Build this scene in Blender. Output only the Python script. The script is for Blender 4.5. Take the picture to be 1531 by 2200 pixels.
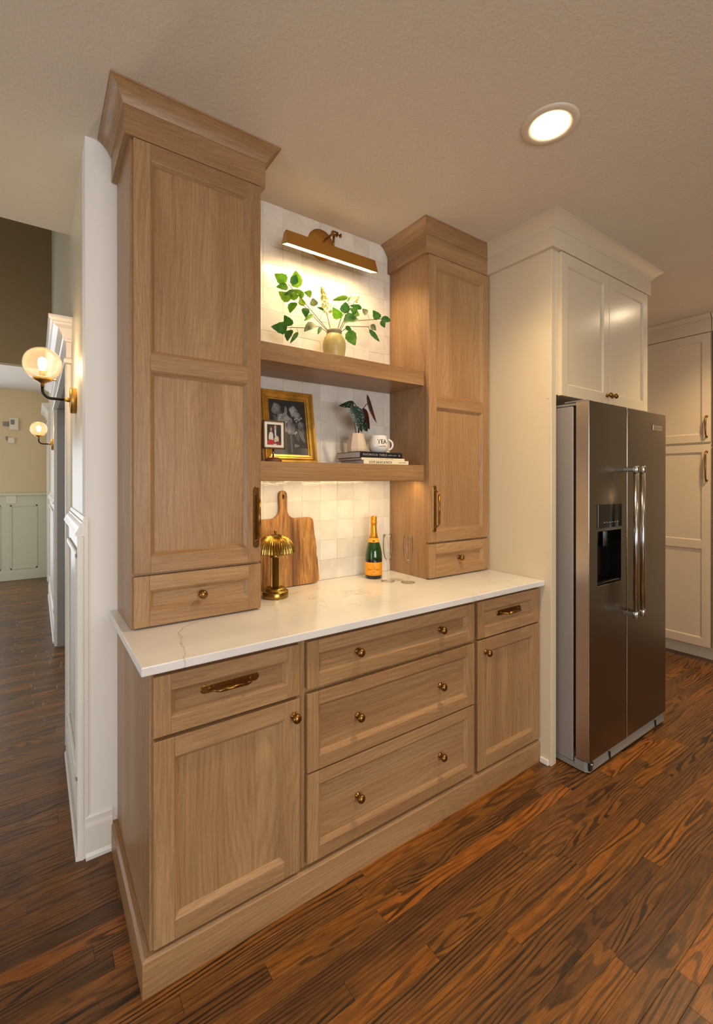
import bpy, bmesh, math, random
import numpy as np
from mathutils import Vector, Matrix

for o in list(bpy.data.objects):
    bpy.data.objects.remove(o)
SC = bpy.context.scene
COL = SC.collection
PI = math.pi
rnd = random.Random(7)

# ------------------------------------------------------------------ camera
cam_d = bpy.data.cameras.new('camera')
cam = bpy.data.objects.new('camera', cam_d)
COL.objects.link(cam)
cam.location = (-.2568, -1.3693, 1.4137)
cam.rotation_euler = (math.radians(90 - .09), 0, math.radians(-35.2513))
cam_d.sensor_fit = 'HORIZONTAL'
cam_d.sensor_width = 36
cam_d.lens = 980.6 / 1531 * 36
cam_d.shift_x = -4.27 / 1531
cam_d.shift_y = -66.6 / 1531
cam_d.clip_start = .02
SC.camera = cam

# ------------------------------------------------------------------ exposure, world, lights
SC.view_settings.view_transform = 'Standard'
SC.view_settings.look = 'None'
SC.view_settings.gamma = 1
SC.view_settings.use_curve_mapping = False
SC.view_settings.exposure = 0.0
W = bpy.data.worlds.new('world')
SC.world = W
W.use_nodes = True
W.node_tree.nodes['Background'].inputs[0].default_value = (.80, .90, 1.0, 1)
W.node_tree.nodes['Background'].inputs[1].default_value = 1.2

WARM = (1.0, .66, .34)


def light(name, kind, loc, power, col, rot=(0, 0, 0), parent=None, **kw):
    d = bpy.data.lights.new(name, kind)
    d.energy = power
    d.color = col
    for k, v in kw.items():
        setattr(d, k, v)
    o = bpy.data.objects.new(name, d)
    COL.objects.link(o)
    o.location = loc
    o.rotation_euler = rot
    return o


# daylight coming in through the openings behind and to the left of the camera
light('daylight_kitchen_window', 'AREA', (-.3, -4.38, 1.40), 84, (1.0, .975, .94), (PI / 2, 0, 0), shape='RECTANGLE', size=2.6, size_y=1.4)
light('daylight_patio_door', 'AREA', (-3.48, -1.1, .95), 26, (.88, .94, 1.0), (0, -PI / 2, 0), shape='RECTANGLE', size=1.5, size_y=1.8)
light('daylight_foyer_window', 'AREA', (-3.38, 4.6, 1.3), 26, (.90, .95, 1.0), (0, -PI / 2, 0), shape='RECTANGLE', size=2.2, size_y=1.9)
light('daylight_entry_door', 'AREA', (-1.45, 6.60, 1.05), 30, (.86, .93, 1.0), (-PI / 2, 0, 0), shape='RECTANGLE', size=.9, size_y=1.8)


# ------------------------------------------------------------------ materials
def s2l(c):
    c = c / 255.
    return c / 12.92 if c <= .04045 else ((c + .055) / 1.055) ** 2.4


def rgb(r, g, b):
    return (s2l(r), s2l(g), s2l(b), 1)


class NT:
    def __init__(s, name):
        s.m = bpy.data.materials.new(name)
        s.m.use_nodes = True
        s.t = s.m.node_tree
        s.b = s.t.nodes['Principled BSDF']

    def n(s, typ, **kw):
        x = s.t.nodes.new(typ)
        for k, v in kw.items():
            setattr(x, k, v)
        return x

    def l(s, a, b):
        s.t.links.new(a, b)

    def val(s, sock, v):
        if hasattr(v, 'links'):
            s.l(v, sock)
        else:
            sock.default_value = v

    def math(s, op, a, b=0.0, clamp=False):
        x = s.n('ShaderNodeMath', operation=op, use_clamp=clamp)
        s.val(x.inputs[0], a)
        s.val(x.inputs[1], b)
        return x.outputs[0]

    def noise(s, vec, scale, detail=2, rough=.5, dist=0.0):
        x = s.n('ShaderNodeTexNoise')
        s.l(vec, x.inputs['Vector'])
        x.inputs['Scale'].default_value = scale
        x.inputs['Detail'].default_value = detail
        x.inputs['Roughness'].default_value = rough
        x.inputs['Distortion'].default_value = dist
        return x.outputs['Fac']

    def scale(s, vec, sc):
        x = s.n('ShaderNodeMapping')
        s.l(vec, x.inputs['Vector'])
        x.inputs['Scale'].default_value = sc
        return x.outputs[0]

    def ramp(s, fac, stops):
        x = s.n('ShaderNodeValToRGB')
        while len(x.color_ramp.elements) < len(stops):
            x.color_ramp.elements.new(.5)
        for e, (p, c) in zip(x.color_ramp.elements, stops):
            e.position = p
            e.color = c if len(c) == 4 else (*c, 1)
        s.l(fac, x.inputs[0])
        return x.outputs[0]

    def mix(s, fac, a, b, mode='MIX'):
        x = s.n('ShaderNodeMix', data_type='RGBA', blend_type=mode)
        s.val(x.inputs[0], fac)
        s.val(x.inputs[6], a)
        s.val(x.inputs[7], b)
        return x.outputs[2]

    def bump(s, h, strength, dist=.001):
        x = s.n('ShaderNodeBump')
        x.inputs['Strength'].default_value = strength
        x.inputs['Distance'].default_value = dist
        s.l(h, x.inputs['Height'])
        s.l(x.outputs[0], s.b.inputs['Normal'])

    def objrand(s, k=17.0):
        tc = s.n('ShaderNodeTexCoord')
        oi = s.n('ShaderNodeObjectInfo')
        cx = s.n('ShaderNodeCombineXYZ')
        s.l(s.math('MULTIPLY', oi.outputs['Random'], k), cx.inputs[0])
        s.l(s.math('MULTIPLY', oi.outputs['Random'], k * 2.3), cx.inputs[1])
        s.l(s.math('MULTIPLY', oi.outputs['Random'], k * 1.7), cx.inputs[2])
        a = s.n('ShaderNodeVectorMath', operation='ADD')
        s.l(tc.outputs['Object'], a.inputs[0])
        s.l(cx.outputs[0], a.inputs[1])
        return a.outputs[0], oi.outputs['Random']


def plain(name, col, rough=.5, metal=0.0, coat=0.0, **kw):
    t = NT(name)
    t.b.inputs['Base Color'].default_value = col
    t.b.inputs['Roughness'].default_value = rough
    t.b.inputs['Metallic'].default_value = metal
    t.b.inputs['Coat Weight'].default_value = coat
    for k, v in kw.items():
        t.b.inputs[k].default_value = v
    return t.m


def speck(name, col, rough, var=.06, sc=3.0, bump=0.0, bsc=300, metal=0.0):
    """painted surface with slight tone variation and fine relief"""
    t = NT(name)
    v, r = t.objrand()
    n = t.noise(v, sc, 4)
    dark = tuple(c * (1 - var) for c in col[:3]) + (1,)
    lite = tuple(min(1, c * (1 + var)) for c in col[:3]) + (1,)
    t.l(t.ramp(n, [(.3, dark), (.7, lite)]), t.b.inputs['Base Color'])
    t.b.inputs['Roughness'].default_value = rough
    t.b.inputs['Metallic'].default_value = metal
    if bump:
        t.bump(t.noise(v, bsc, 3), bump, .0006)
    return t.m


def oak(name, axis, dark=1.0, tint=(1, 1, 1)):
    """light stained white oak, grain along the given axis"""
    t = NT(name)
    v, r = t.objrand()

    def st(along, across):
        return tuple(along if i == axis else across for i in range(3))
    fine = t.noise(t.scale(v, st(2.0, 75)), 3.0, 5, .65)
    broad = t.noise(t.scale(v, st(.5, 6)), 1.5, 3, .5, .3)
    cath = t.noise(t.scale(v, st(.75, 3.6)), 1.4, 2, .45, .2)
    sv = t.n('ShaderNodeSeparateXYZ')
    t.l(v, sv.inputs[0])
    acr = t.math('ADD', sv.outputs[(axis + 1) % 3], sv.outputs[(axis + 2) % 3])
    ring = t.math('SINE', t.math('ADD', t.math('MULTIPLY', acr, 330), t.math('MULTIPLY', cath, 95)))
    ring = t.math('POWER', t.math('MULTIPLY', t.math('ADD', ring, 1.0), .5), 1.8)
    pores = t.noise(t.scale(v, st(7, 260)), 5.0, 2, .6)

    def C(a, b, c):
        return (s2l(a) * dark * tint[0], s2l(b) * dark * tint[1], s2l(c) * dark * tint[2], 1)
    base = t.ramp(broad, [(.28, C(145, 108, 71)), (.5, C(162, 125, 85)), (.74, C(177, 141, 100))])
    base = t.mix(t.math('MULTIPLY', ring, .26), base, C(128, 94, 60))
    f2 = t.ramp(fine, [(.36, (.76, .74, .72)), (.62, (1.10, 1.10, 1.10))])
    base = t.mix(.7, base, f2, 'MULTIPLY')
    p2 = t.ramp(pores, [(.33, (1, 1, 1)), (.42, (0, 0, 0))])
    base = t.mix(t.math('MULTIPLY', p2, .30), base, C(196, 170, 142))
    p3 = t.ramp(pores, [(.60, (0, 0, 0)), (.70, (1, 1, 1))])
    base = t.mix(t.math('MULTIPLY', p3, .35), base, C(104, 74, 46))
    t.l(base, t.b.inputs['Base Color'])
    t.b.inputs['Roughness'].default_value = .38
    t.b.inputs['Specular IOR Level'].default_value = .4
    t.bump(pores, .10, .0004)
    return t.m


def floor_wood():
    t = NT('stained_oak_flooring')
    tc = t.n('ShaderNodeTexCoord')
    at = t.n('ShaderNodeAttribute', attribute_name='seed')
    a = t.n('ShaderNodeVectorMath', operation='ADD')
    sc = t.n('ShaderNodeVectorMath', operation='SCALE')
    t.l(at.outputs['Vector'], sc.inputs[0])
    sc.inputs['Scale'].default_value = 29.0
    t.l(tc.outputs['Object'], a.inputs[0])
    t.l(sc.outputs[0], a.inputs[1])
    v = a.outputs[0]
    sep = t.n('ShaderNodeSeparateXYZ')
    t.l(at.outputs['Vector'], sep.inputs[0])
    s1, s2, s3 = sep.outputs
    # growth rings: across-board phase warped by a stretched noise field, as straight or cathedral figure
    sv = t.n('ShaderNodeSeparateXYZ')
    t.l(v, sv.inputs[0])
    f = t.noise(t.scale(v, (.85, 6.0, 1)), 1.6, 2.5, .45, .2)
    k = t.math('ADD', t.math('MULTIPLY', t.math('POWER', s2, .8), 460), 60)
    amp = t.math('ADD', t.math('MULTIPLY', t.math('SUBTRACT', 1.0, s2), 80), 26)
    ph = t.math('ADD', t.math('MULTIPLY', sv.outputs[1], k), t.math('MULTIPLY', f, amp))
    lines = t.math('MULTIPLY', t.math('ADD', t.math('SINE', ph), 1.0), .5)
    lw = t.ramp(lines, [(.50, (0, 0, 0)), (.78, (1, 1, 1))])
    streak = t.noise(t.scale(v, (3.0, 120, 1)), 3.0, 4, .65)
    st2 = t.ramp(streak, [(.38, (.50, .45, .42)), (.58, (1.08, 1.07, 1.06))])
    mott = t.noise(t.scale(v, (5, 16, 1)), 3.0, 5, .6)
    tone = t.ramp(s1, [(0.0, rgb(94, 62, 33)), (.35, rgb(113, 75, 37)), (.8, rgb(128, 85, 39)), (.93, rgb(138, 88, 36)), (1.0, rgb(154, 94, 35))])
    base = t.mix(1.0, tone, t.ramp(mott, [(.3, (.78, .75, .72)), (.7, (1.18, 1.16, 1.12))]), 'MULTIPLY')
    base = t.mix(.8, base, st2, 'MULTIPLY')
    amt = t.math('MULTIPLY', lw, t.math('ADD', t.math('MULTIPLY', s3, .35), .62))
    zone = t.ramp(t.noise(t.scale(v, (1.3, 9, 1)), 2.0, 2), [(.34, (.30, .30, .30)), (.56, (1, 1, 1))])
    breakup = t.ramp(t.noise(t.scale(v, (9, 190, 1)), 3.0, 3, .6), [(.32, (.45, .45, .45)), (.48, (1, 1, 1))])
    amt = t.math('MULTIPLY', t.math('MULTIPLY', amt, breakup), zone)
    base = t.mix(amt, base, rgb(22, 14, 9))
    t.l(base, t.b.inputs['Base Color'])
    t.l(t.math('ADD', t.math('MULTIPLY', lines, .10), .28), t.b.inputs['Roughness'])
    t.b.inputs['Specular IOR Level'].default_value = .45
    t.bump(streak, .14, .0005)
    return t.m


def ceiling_mat():
    t = NT('knockdown_ceiling')
    tc = t.n('ShaderNodeTexCoord')
    v = tc.outputs['Object']
    n = t.noise(v, 70, 3, .55, .5)
    h = t.ramp(n, [(.44, (0, 0, 0)), (.60, (1, 1, 1))])
    t.b.inputs['Base Color'].default_value = rgb(214, 205, 188)
    t.b.inputs['Roughness'].default_value = .85
    t.bump(h, .34, .0012)
    return t.m


def tile_mat():
    t = NT('glazed_handmade_tile')
    v, r = t.objrand(9)
    tone = t.ramp(r, [(0, rgb(222, 216, 206)), (.35, rgb(232, 228, 219)), (.7, rgb(238, 234, 226)), (1, rgb(226, 218, 204))])
    cl = t.noise(v, 14, 3)
    c2 = t.ramp(cl, [(.35, (.93, .92, .90)), (.65, (1.02, 1.02, 1.02))])
    t.l(t.mix(1.0, tone, c2, 'MULTIPLY'), t.b.inputs['Base Color'])
    t.b.inputs['Roughness'].default_value = .10
    t.b.inputs['Coat Weight'].default_value = .3
    t.b.inputs['Coat Roughness'].default_value = .05
    t.bump(t.noise(v, 26, 3, .55, .8), .35, .0035)
    return t.m


def quartz():
    t = NT('veined_quartz')
    tc = t.n('ShaderNodeTexCoord')
    v = tc.outputs['Object']
    vo_ = t.n('ShaderNodeVectorMath', operation='ADD')
    t.l(v, vo_.inputs[0])
    vo_.inputs[1].default_value = (3.7, 1.3, 0)
    v = vo_.outputs[0]
    n = t.noise(v, 2.2, 4, .55, .9)
    d = t.math('ABSOLUTE', t.math('SUBTRACT', n, .5))
    vein = t.ramp(d, [(0.0, (1, 1, 1)), (.010, (0, 0, 0))])
    msk = t.ramp(t.noise(v, 1.9, 2), [(.50, (0, 0, 0)), (.66, (1, 1, 1))])
    clouds = t.ramp(t.noise(v, 4, 3), [(.3, rgb(214, 212, 209)), (.7, rgb(226, 224, 221))])
    base = t.mix(t.math('MULTIPLY', t.math('MULTIPLY', vein, msk), .5), clouds, rgb(158, 140, 118))
    # one longer vein wandering from the front edge near the left end (local x, y of the slab)
    sp = t.n('ShaderNodeSeparateXYZ')
    t.l(tc.outputs['Object'], sp.inputs[0])
    yw = t.math('ADD', sp.outputs[1], .2777)
    bend = t.math('POWER', t.math('MAXIMUM', t.math('SUBTRACT', yw, .17), 0.0), 2.0)
    cx = t.math('ADD', t.math('ADD', t.math('MULTIPLY', yw, .16), .088 - .8941), t.math('MULTIPLY', bend, 6.7))
    wob = t.math('MULTIPLY', t.math('SUBTRACT', t.noise(v, 16, 4), .5), .07)
    dd = t.math('ABSOLUTE', t.math('ADD', t.math('SUBTRACT', sp.outputs[0], cx), wob))
    v2 = t.ramp(dd, [(0.0, (1, 1, 1)), (.0045, (0, 0, 0))])
    fade = t.ramp(t.noise(v, 9, 2), [(.36, (.3, .3, .3)), (.56, (1, 1, 1))])
    base = t.mix(t.math('MULTIPLY', t.math('MULTIPLY', v2, fade), .55), base, rgb(150, 128, 100))
    t.l(base, t.b.inputs['Base Color'])
    t.b.inputs['Roughness'].default_value = .13
    t.b.inputs['Specular IOR Level'].default_value = .5
    return t.m


def brushed(name, col, rough, axis=2):
    t = NT(name)
    v, r = t.objrand()
    s = t.noise(t.scale(v, tuple(1 if i == axis else 160 for i in range(3))), 4, 3)
    t.b.inputs['Base Color'].default_value = col
    t.b.inputs['Metallic'].default_value = 1
    t.l(t.math('ADD', t.math('MULTIPLY', s, .03), rough - .015), t.b.inputs['Roughness'])
    return t.m


def board_mat():
    t = NT('acacia_board')
    v, r = t.objrand()
    f = t.noise(t.scale(v, (24, 8, 2.2)), 1.0, 4, .55, .5)
    c = t.ramp(f, [(.32, rgb(84, 54, 30)), (.44, rgb(140, 94, 48)), (.54, rgb(186, 136, 72)), (.66, rgb(148, 96, 48)), (.75, rgb(112, 74, 40))])
    ln = t.math('SINE', t.math('MULTIPLY', f, 90))
    c = t.mix(t.math('MULTIPLY', t.math('GREATER_THAN', ln, .7), .25), c, rgb(70, 38, 18))
    st = t.noise(t.scale(v, (60, 60, 3)), 3, 3)
    c = t.mix(.6, c, t.ramp(st, [(.35, (.72, .68, .66)), (.6, (1.1, 1.1, 1.1))]), 'MULTIPLY')
    t.l(c, t.b.inputs['Base Color'])
    t.b.inputs['Roughness'].default_value = .5
    return t.m


def leaf_mat(name, c1, c2, rough=.45):
    t = NT(name)
    v, r = t.objrand()
    n = t.noise(v, 40, 3)
    t.l(t.ramp(n, [(.35, c1), (.65, c2)]), t.b.inputs['Base Color'])
    t.b.inputs['Roughness'].default_value = rough
    tl = t.n('ShaderNodeBsdfTranslucent')
    t.l(t.b.inputs['Base Color'].links[0].from_socket, tl.inputs['Color'])
    mx = t.n('ShaderNodeMixShader')
    mx.inputs[0].default_value = .38
    t.l(t.b.outputs[0], mx.inputs[1])
    t.l(tl.outputs[0], mx.inputs[2])
    t.l(mx.outputs[0], t.t.nodes['Material Output'].inputs['Surface'])
    return t.m


def spotted_leaf():
    t = NT('spotted_begonia_leaf')
    v, r = t.objrand()
    vo = t.n('ShaderNodeTexVoronoi')
    vo.inputs['Scale'].default_value = 105
    t.l(v, vo.inputs['Vector'])
    sp = t.ramp(vo.outputs['Distance'], [(.15, (1, 1, 1)), (.22, (0, 0, 0))])
    t.l(t.mix(sp, rgb(22, 48, 26), rgb(205, 215, 205)), t.b.inputs['Base Color'])
    t.b.inputs['Roughness'].default_value = .35
    return t.m


def emis(name, col, strength):
    t = NT(name)
    t.b.inputs['Base Color'].default_value = (0, 0, 0, 1)
    t.b.inputs['Emission Color'].default_value = (*col, 1)
    t.b.inputs['Emission Strength'].default_value = strength
    return t.m


def glass(name, col=(1, 1, 1, 1), rough=0.0, ior=1.45):
    return plain(name, col, rough, **{'Transmission Weight': 1.0, 'IOR': ior})


def thin_glass(name, tint=(1, 1, 1), edge=.28, haze=0.0):
    t = NT(name)
    tr = t.n('ShaderNodeBsdfTransparent')
    tr.inputs['Color'].default_value = (*tint, 1)
    gl = t.n('ShaderNodeBsdfGlossy')
    gl.inputs['Roughness'].default_value = .03
    lw = t.n('ShaderNodeLayerWeight')
    lw.inputs['Blend'].default_value = edge
    mx = t.n('ShaderNodeMixShader')
    t.l(t.math('MULTIPLY', lw.outputs['Fresnel'], .7), mx.inputs[0])
    if haze:
        hz = t.n('ShaderNodeBsdfTranslucent')
        hz.inputs['Color'].default_value = (1, .93, .80, 1)
        m2 = t.n('ShaderNodeMixShader')
        m2.inputs[0].default_value = haze
        t.l(tr.outputs[0], m2.inputs[1])
        t.l(hz.outputs[0], m2.inputs[2])
        tr = m2
    t.l(tr.outputs[0], mx.inputs[1])
    t.l(gl.outputs[0], mx.inputs[2])
    t.l(mx.outputs[0], t.t.nodes['Material Output'].inputs['Surface'])
    return t.m


def vcol(name, rough=.5):
    t = NT(name)
    a = t.n('ShaderNodeAttribute', attribute_name='col')
    t.l(a.outputs['Color'], t.b.inputs['Base Color'])
    t.b.inputs['Roughness'].default_value = rough
    return t.m


OV = oak('light_oak_upright_grain', 2)
OH = oak('light_oak_level_grain', 0)
OY = oak('light_oak_depth_grain', 1)
M_FLOOR = floor_wood()
M_CEIL = ceiling_mat()
M_WALL = speck('warm_white_wall_paint', rgb(236, 232, 226), .75, .015, 2, .06, 220)
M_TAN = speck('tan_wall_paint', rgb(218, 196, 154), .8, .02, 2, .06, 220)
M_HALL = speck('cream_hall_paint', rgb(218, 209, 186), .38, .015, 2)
M_OLIVE = speck('shaded_wall_tone', rgb(150, 132, 100), .8, .02, 2)  # upper foyer wall, its shade put into a darker base colour
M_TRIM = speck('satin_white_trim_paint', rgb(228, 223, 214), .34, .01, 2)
M_JAMB = speck('grey_jamb', rgb(140, 134, 126), .45, .02, 2)  # darker grey than the trim, for far jamb and head
M_WAINS = speck('cream_panelling_paint', rgb(205, 203, 178), .45, .015, 2)
M_GREIGE = speck('greige_cabinet_paint', rgb(210, 195, 168), .26, .015, 2)
M_PANTRY = speck('greige_pantry_paint', rgb(200, 182, 156), .36, .015, 2)
M_GROUT = speck('light_grout', rgb(205, 196, 182), .9, .05, 30)
M_TILE = tile_mat()
M_QUARTZ = quartz()
M_BRASS = plain('aged_brass', rgb(168, 118, 52), .30, 1)
M_DBRASS = plain('antique_bronze_brass', rgb(140, 102, 54), .30, 1)
M_SATIN = plain('satin_brass', rgb(198, 154, 84), .40, 1)
M_LAMPBR = plain('polished_lamp_brass', rgb(158, 128, 66), .27, 1)
M_BLACK = plain('black_metal', rgb(24, 22, 22), .35, .6)
M_STEEL = brushed('brushed_stainless_steel', (.235, .22, .195, 1), .30, 2)
M_STEELW = brushed('warm_edge_stainless', (.62, .56, .48, 1), .34, 2)
M_FRSIDE = speck('grey_enamel_fridge_side', rgb(136, 128, 124), .45, .03, 3, .1, 500)
M_GRILLE = speck('grey_plastic_grille', rgb(128, 124, 118), .45, .03, 3)
M_CHROME = plain('polished_steel_handle', rgb(196, 190, 180), .2, 1)
M_DARKPL = plain('gloss_black_plastic', rgb(14, 13, 13), .12)
M_DARK = plain('dark_void', rgb(20, 16, 14), .8)
M_GILT = speck('gilded_moulding', rgb(214, 164, 70), .33, .26, 18, .2, 120, metal=.75)
M_FRAMEBR = plain('thin_brown_brass_frame', rgb(112, 82, 48), .4, .5)
M_MAT = plain('cream_photo_mat', rgb(232, 226, 212), .8)
M_VASE = speck('straw_glazed_stoneware', rgb(186, 168, 104), .38, .10, 20)
M_VASERIM = speck('sage_glazed_rim', rgb(150, 148, 112), .4, .08, 20)
M_PLANTER = speck('blush_stone_planter', rgb(214, 192, 170), .6, .05, 12)
M_MUG = plain('white_glazed_mug', rgb(236, 230, 222), .18, coat=.3)
M_INK = plain('black_ink', rgb(24, 20, 20), .6)
M_BOOKBLK = plain('black_book_cloth', rgb(20, 18, 20), .5)
M_BOOKBR = plain('brown_book_cover', rgb(132, 86, 58), .55)
M_CREAM = plain('cream_book_spine', rgb(232, 220, 188), .55)
M_PAGES = speck('paper_page_block', rgb(206, 200, 192), .8, .04, 60)
M_SPINETXT = plain('pale_spine_print', rgb(190, 186, 180), .5)
M_BOARD = board_mat()
M_GREENGL = plain('green_bottle_glass', rgb(32, 74, 26), .05, coat=.5, **{'Transmission Weight': .35, 'IOR': 1.5})
M_DKGL = plain('wine_filled_dark_glass', rgb(8, 14, 8), .06, coat=.5)
M_FOIL = speck('gold_foil', rgb(214, 150, 40), .32, .12, 60, .4, 160, metal=.75)
M_LABEL = plain('orange_paper_label', rgb(240, 160, 24), .5)
M_LABELTXT = plain('brown_label_print', rgb(120, 72, 14), .6)
M_GLASS = thin_glass('clear_crystal', (.99, .985, .975), .21)
M_GLOBE = thin_glass('champagne_tinted_glass', (.985, .965, .92), .18, .022)
M_STEM = plain('brown_twig', rgb(110, 72, 44), .7)
M_LF = [leaf_mat('bright_green_leaf', rgb(78, 140, 30), rgb(118, 176, 48)), leaf_mat('yellow_green_leaf', rgb(128, 168, 48), rgb(92, 144, 40)),
        leaf_mat('deep_green_leaf', rgb(44, 98, 38), rgb(70, 124, 50)), leaf_mat('grey_green_leaf', rgb(92, 108, 78), rgb(140, 148, 110))]
M_PETAL = leaf_mat('cream_green_petals', rgb(196, 198, 120), rgb(232, 226, 170), .6)
M_SPOT = spotted_leaf()
M_REDLF = leaf_mat('maroon_leaf_underside', rgb(70, 22, 18), rgb(92, 34, 24))
M_PRINT = vcol('flat_print', .45)
M_PLAST = plain('ivory_plastic', rgb(226, 216, 190), .4)
M_LAMPGLOW = emis('lamp_glow', (1.0, .70, .40), 210)
M_CANGLOW = emis('downlight_glow', (1.0, .80, .52), 70)
M_RING = plain('warm_white_downlight_ring', rgb(216, 204, 184), .5)
M_REFL = plain('white_reflector_enamel', rgb(240, 232, 214), .5)
M_LED = emis('led_strip_glow', (1.0, .72, .34), 20)
M_PICGLOW = emis('picture_light_glow', (1.0, .76, .44), 50)


# ------------------------------------------------------------------ mesh helpers
class MB:
    def __init__(s):
        s.bm = bmesh.new()
        s.mats = []

    def mi(s, m):
        if m not in s.mats:
            s.mats.append(m)
        return s.mats.index(m)

    def poly(s, pts, m=None, smooth=False):
        vs = [s.bm.verts.new(p) for p in pts]
        try:
            f = s.bm.faces.new(vs)
        except ValueError:
            return None
        f.material_index = s.mi(m) if m else 0
        f.smooth = smooth
        return f

    def box(s, x0, y0, z0, x1, y1, z1, m=None, bev=0.0, T=None, seg=1):
        x0, x1 = sorted((x0, x1)); y0, y1 = sorted((y0, y1)); z0, z1 = sorted((z0, z1))
        c = [(x0, y0, z0), (x1, y0, z0), (x1, y1, z0), (x0, y1, z0), (x0, y0, z1), (x1, y0, z1), (x1, y1, z1), (x0, y1, z1)]
        if T:
            c = [T(*p) for p in c]
        vs = [s.bm.verts.new(p) for p in c]
        fs = []
        for q in ((0, 3, 2, 1), (4, 5, 6, 7), (0, 1, 5, 4), (1, 2, 6, 5), (2, 3, 7, 6), (3, 0, 4, 7)):
            f = s.bm.faces.new([vs[i] for i in q])
            f.material_index = s.mi(m) if m else 0
            fs.append(f)
        if bev:
            es = list({e for f in fs for e in f.edges})
            bmesh.ops.bevel(s.bm, geom=es, offset=bev, segments=seg, affect='EDGES', profile=.5)
        return s

    def lathe(s, prof, c, axis=(0, 0, 1), n=32, m=None, smooth=True, ref=None, cap=True):
        """prof: (radius, height) pairs along axis from c"""
        ax = Vector(axis).normalized()
        u = ax.orthogonal().normalized() if ref is None else Vector(ref)
        w = ax.cross(u)
        c = Vector(c)
        rings = []
        for r, h in prof:
            if r < 1e-6:
                rings.append([s.bm.verts.new(c + ax * h)])
            else:
                rings.append([s.bm.verts.new(c + ax * h + (u * math.cos(2 * PI * i / n) + w * math.sin(2 * PI * i / n)) * r) for i in range(n)])
        mi = s.mi(m) if m else 0
        for a, b in zip(rings, rings[1:]):
            for i in range(n):
                j = (i + 1) % n
                if len(a) == 1 and len(b) == 1:
                    continue
                if len(a) == 1:
                    q = [a[0], b[j], b[i]]
                elif len(b) == 1:
                    q = [a[i], a[j], b[0]]
                else:
                    q = [a[i], a[j], b[j], b[i]]
                f = s.bm.faces.new(q)
                f.smooth = smooth
                f.material_index = mi
        if cap:
            for R in (rings[0], rings[-1]):
                if len(R) > 1:
                    f = s.bm.faces.new(R)
                    f.material_index = mi
        return s

    def tube(s, pts, r, n=10, m=None, cap=True):
        pts = [Vector(p) for p in pts]
        rs = r if isinstance(r, (list, tuple)) else [r] * len(pts)
        rings = []
        up = None
        for i, p in enumerate(pts):
            d = (pts[min(i + 1, len(pts) - 1)] - pts[max(i - 1, 0)]).normalized()
            if up is None:
                up = d.orthogonal().normalized()
            else:
                up = (up - d * up.dot(d)).normalized()
            w = d.cross(up)
            rings.append([s.bm.verts.new(p + (up * math.cos(2 * PI * k / n) + w * math.sin(2 * PI * k / n)) * rs[i]) for k in range(n)])
        mi = s.mi(m) if m else 0
        for a, b in zip(rings, rings[1:]):
            for k in range(n):
                f = s.bm.faces.new([a[k], a[(k + 1) % n], b[(k + 1) % n], b[k]])
                f.smooth = True
                f.material_index = mi
        if cap:
            for R in (rings[0], rings[-1]):
                f = s.bm.faces.new(R)
                f.material_index = mi
        return s

    def sweep(s, prof, path, m=None, mats=None, caps=True):
        """prof: (outward offset, z); path: plan points, outward = right-hand side of travel; mitred"""
        P = [Vector((p[0], p[1])) for p in path]
        N = []
        for i in range(len(P)):
            ns = []
            if i > 0:
                d = (P[i] - P[i - 1]).normalized(); ns.append(Vector((d.y, -d.x)))
            if i < len(P) - 1:
                d = (P[i + 1] - P[i]).normalized(); ns.append(Vector((d.y, -d.x)))
            if len(ns) == 2:
                b = (ns[0] + ns[1]).normalized()
                N.append(b / b.dot(ns[0]))
            else:
                N.append(ns[0])
        rings = [[s.bm.verts.new((P[i].x + N[i].x * o, P[i].y + N[i].y * o, z)) for o, z in prof] for i in range(len(P))]
        k = len(prof)
        for i in range(len(P) - 1):
            mm = (mats[i] if mats else m)
            for j in range(k):
                jj = (j + 1) % k
                f = s.bm.faces.new([rings[i][j], rings[i + 1][j], rings[i + 1][jj], rings[i][jj]])
                f.material_index = s.mi(mm) if mm else 0
        if caps:
            for R in (rings[0], rings[-1]):
                f = s.bm.faces.new(R)
                f.material_index = s.mi(mats[0] if mats else m) if (m or mats) else 0
        return s

    def xform(s, M):
        s.bm.transform(M)
        return s

    def obj(s, name, m=None, parent=None, label=None, smooth_angle=None):
        off = Vector((0, 0, 0))
        p = parent
        while p is not None:
            off += p.location
            p = p.parent
        bmesh.ops.translate(s.bm, verts=s.bm.verts, vec=-off)
        bmesh.ops.recalc_face_normals(s.bm, faces=s.bm.faces)
        me = bpy.data.meshes.new(name)
        s.bm.to_mesh(me)
        s.bm.free()
        mats = s.mats if s.mats else [m]
        for x in mats:
            me.materials.append(x)
        o = bpy.data.objects.new(name, me)
        COL.objects.link(o)
        if parent is not None:
            o.parent = parent
        if label:
            o['label'] = label
        return o


def thing(name, label, cat, loc=(0, 0, 0), group=None):
    o = bpy.data.objects.new(name, None)
    COL.objects.link(o)
    o.empty_display_size = .05
    o.location = loc
    o['label'] = label
    o['category'] = cat
    if group:
        o['group'] = group
    return o


def tag(o, label, cat, group=None):
    o['label'] = label
    o['category'] = cat
    if group:
        o['group'] = group
    return o


def struct(o, label, cat):
    o['kind'] = 'structure'
    o['label'] = label
    o['category'] = cat
    return o


def center(o):
    """move a top-level mesh's origin to its base"""
    me = o.data
    n = len(me.vertices)
    a = np.empty(n * 3)
    me.vertices.foreach_get('co', a)
    a = a.reshape(-1, 3)
    mn, mx = a.min(0), a.max(0)
    c = np.array([(mn[0] + mx[0]) / 2, (mn[1] + mx[1]) / 2, mn[2]])
    me.vertices.foreach_set('co', (a - c).ravel())
    o.location = Vector(o.location) + Vector(c)
    return o


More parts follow.
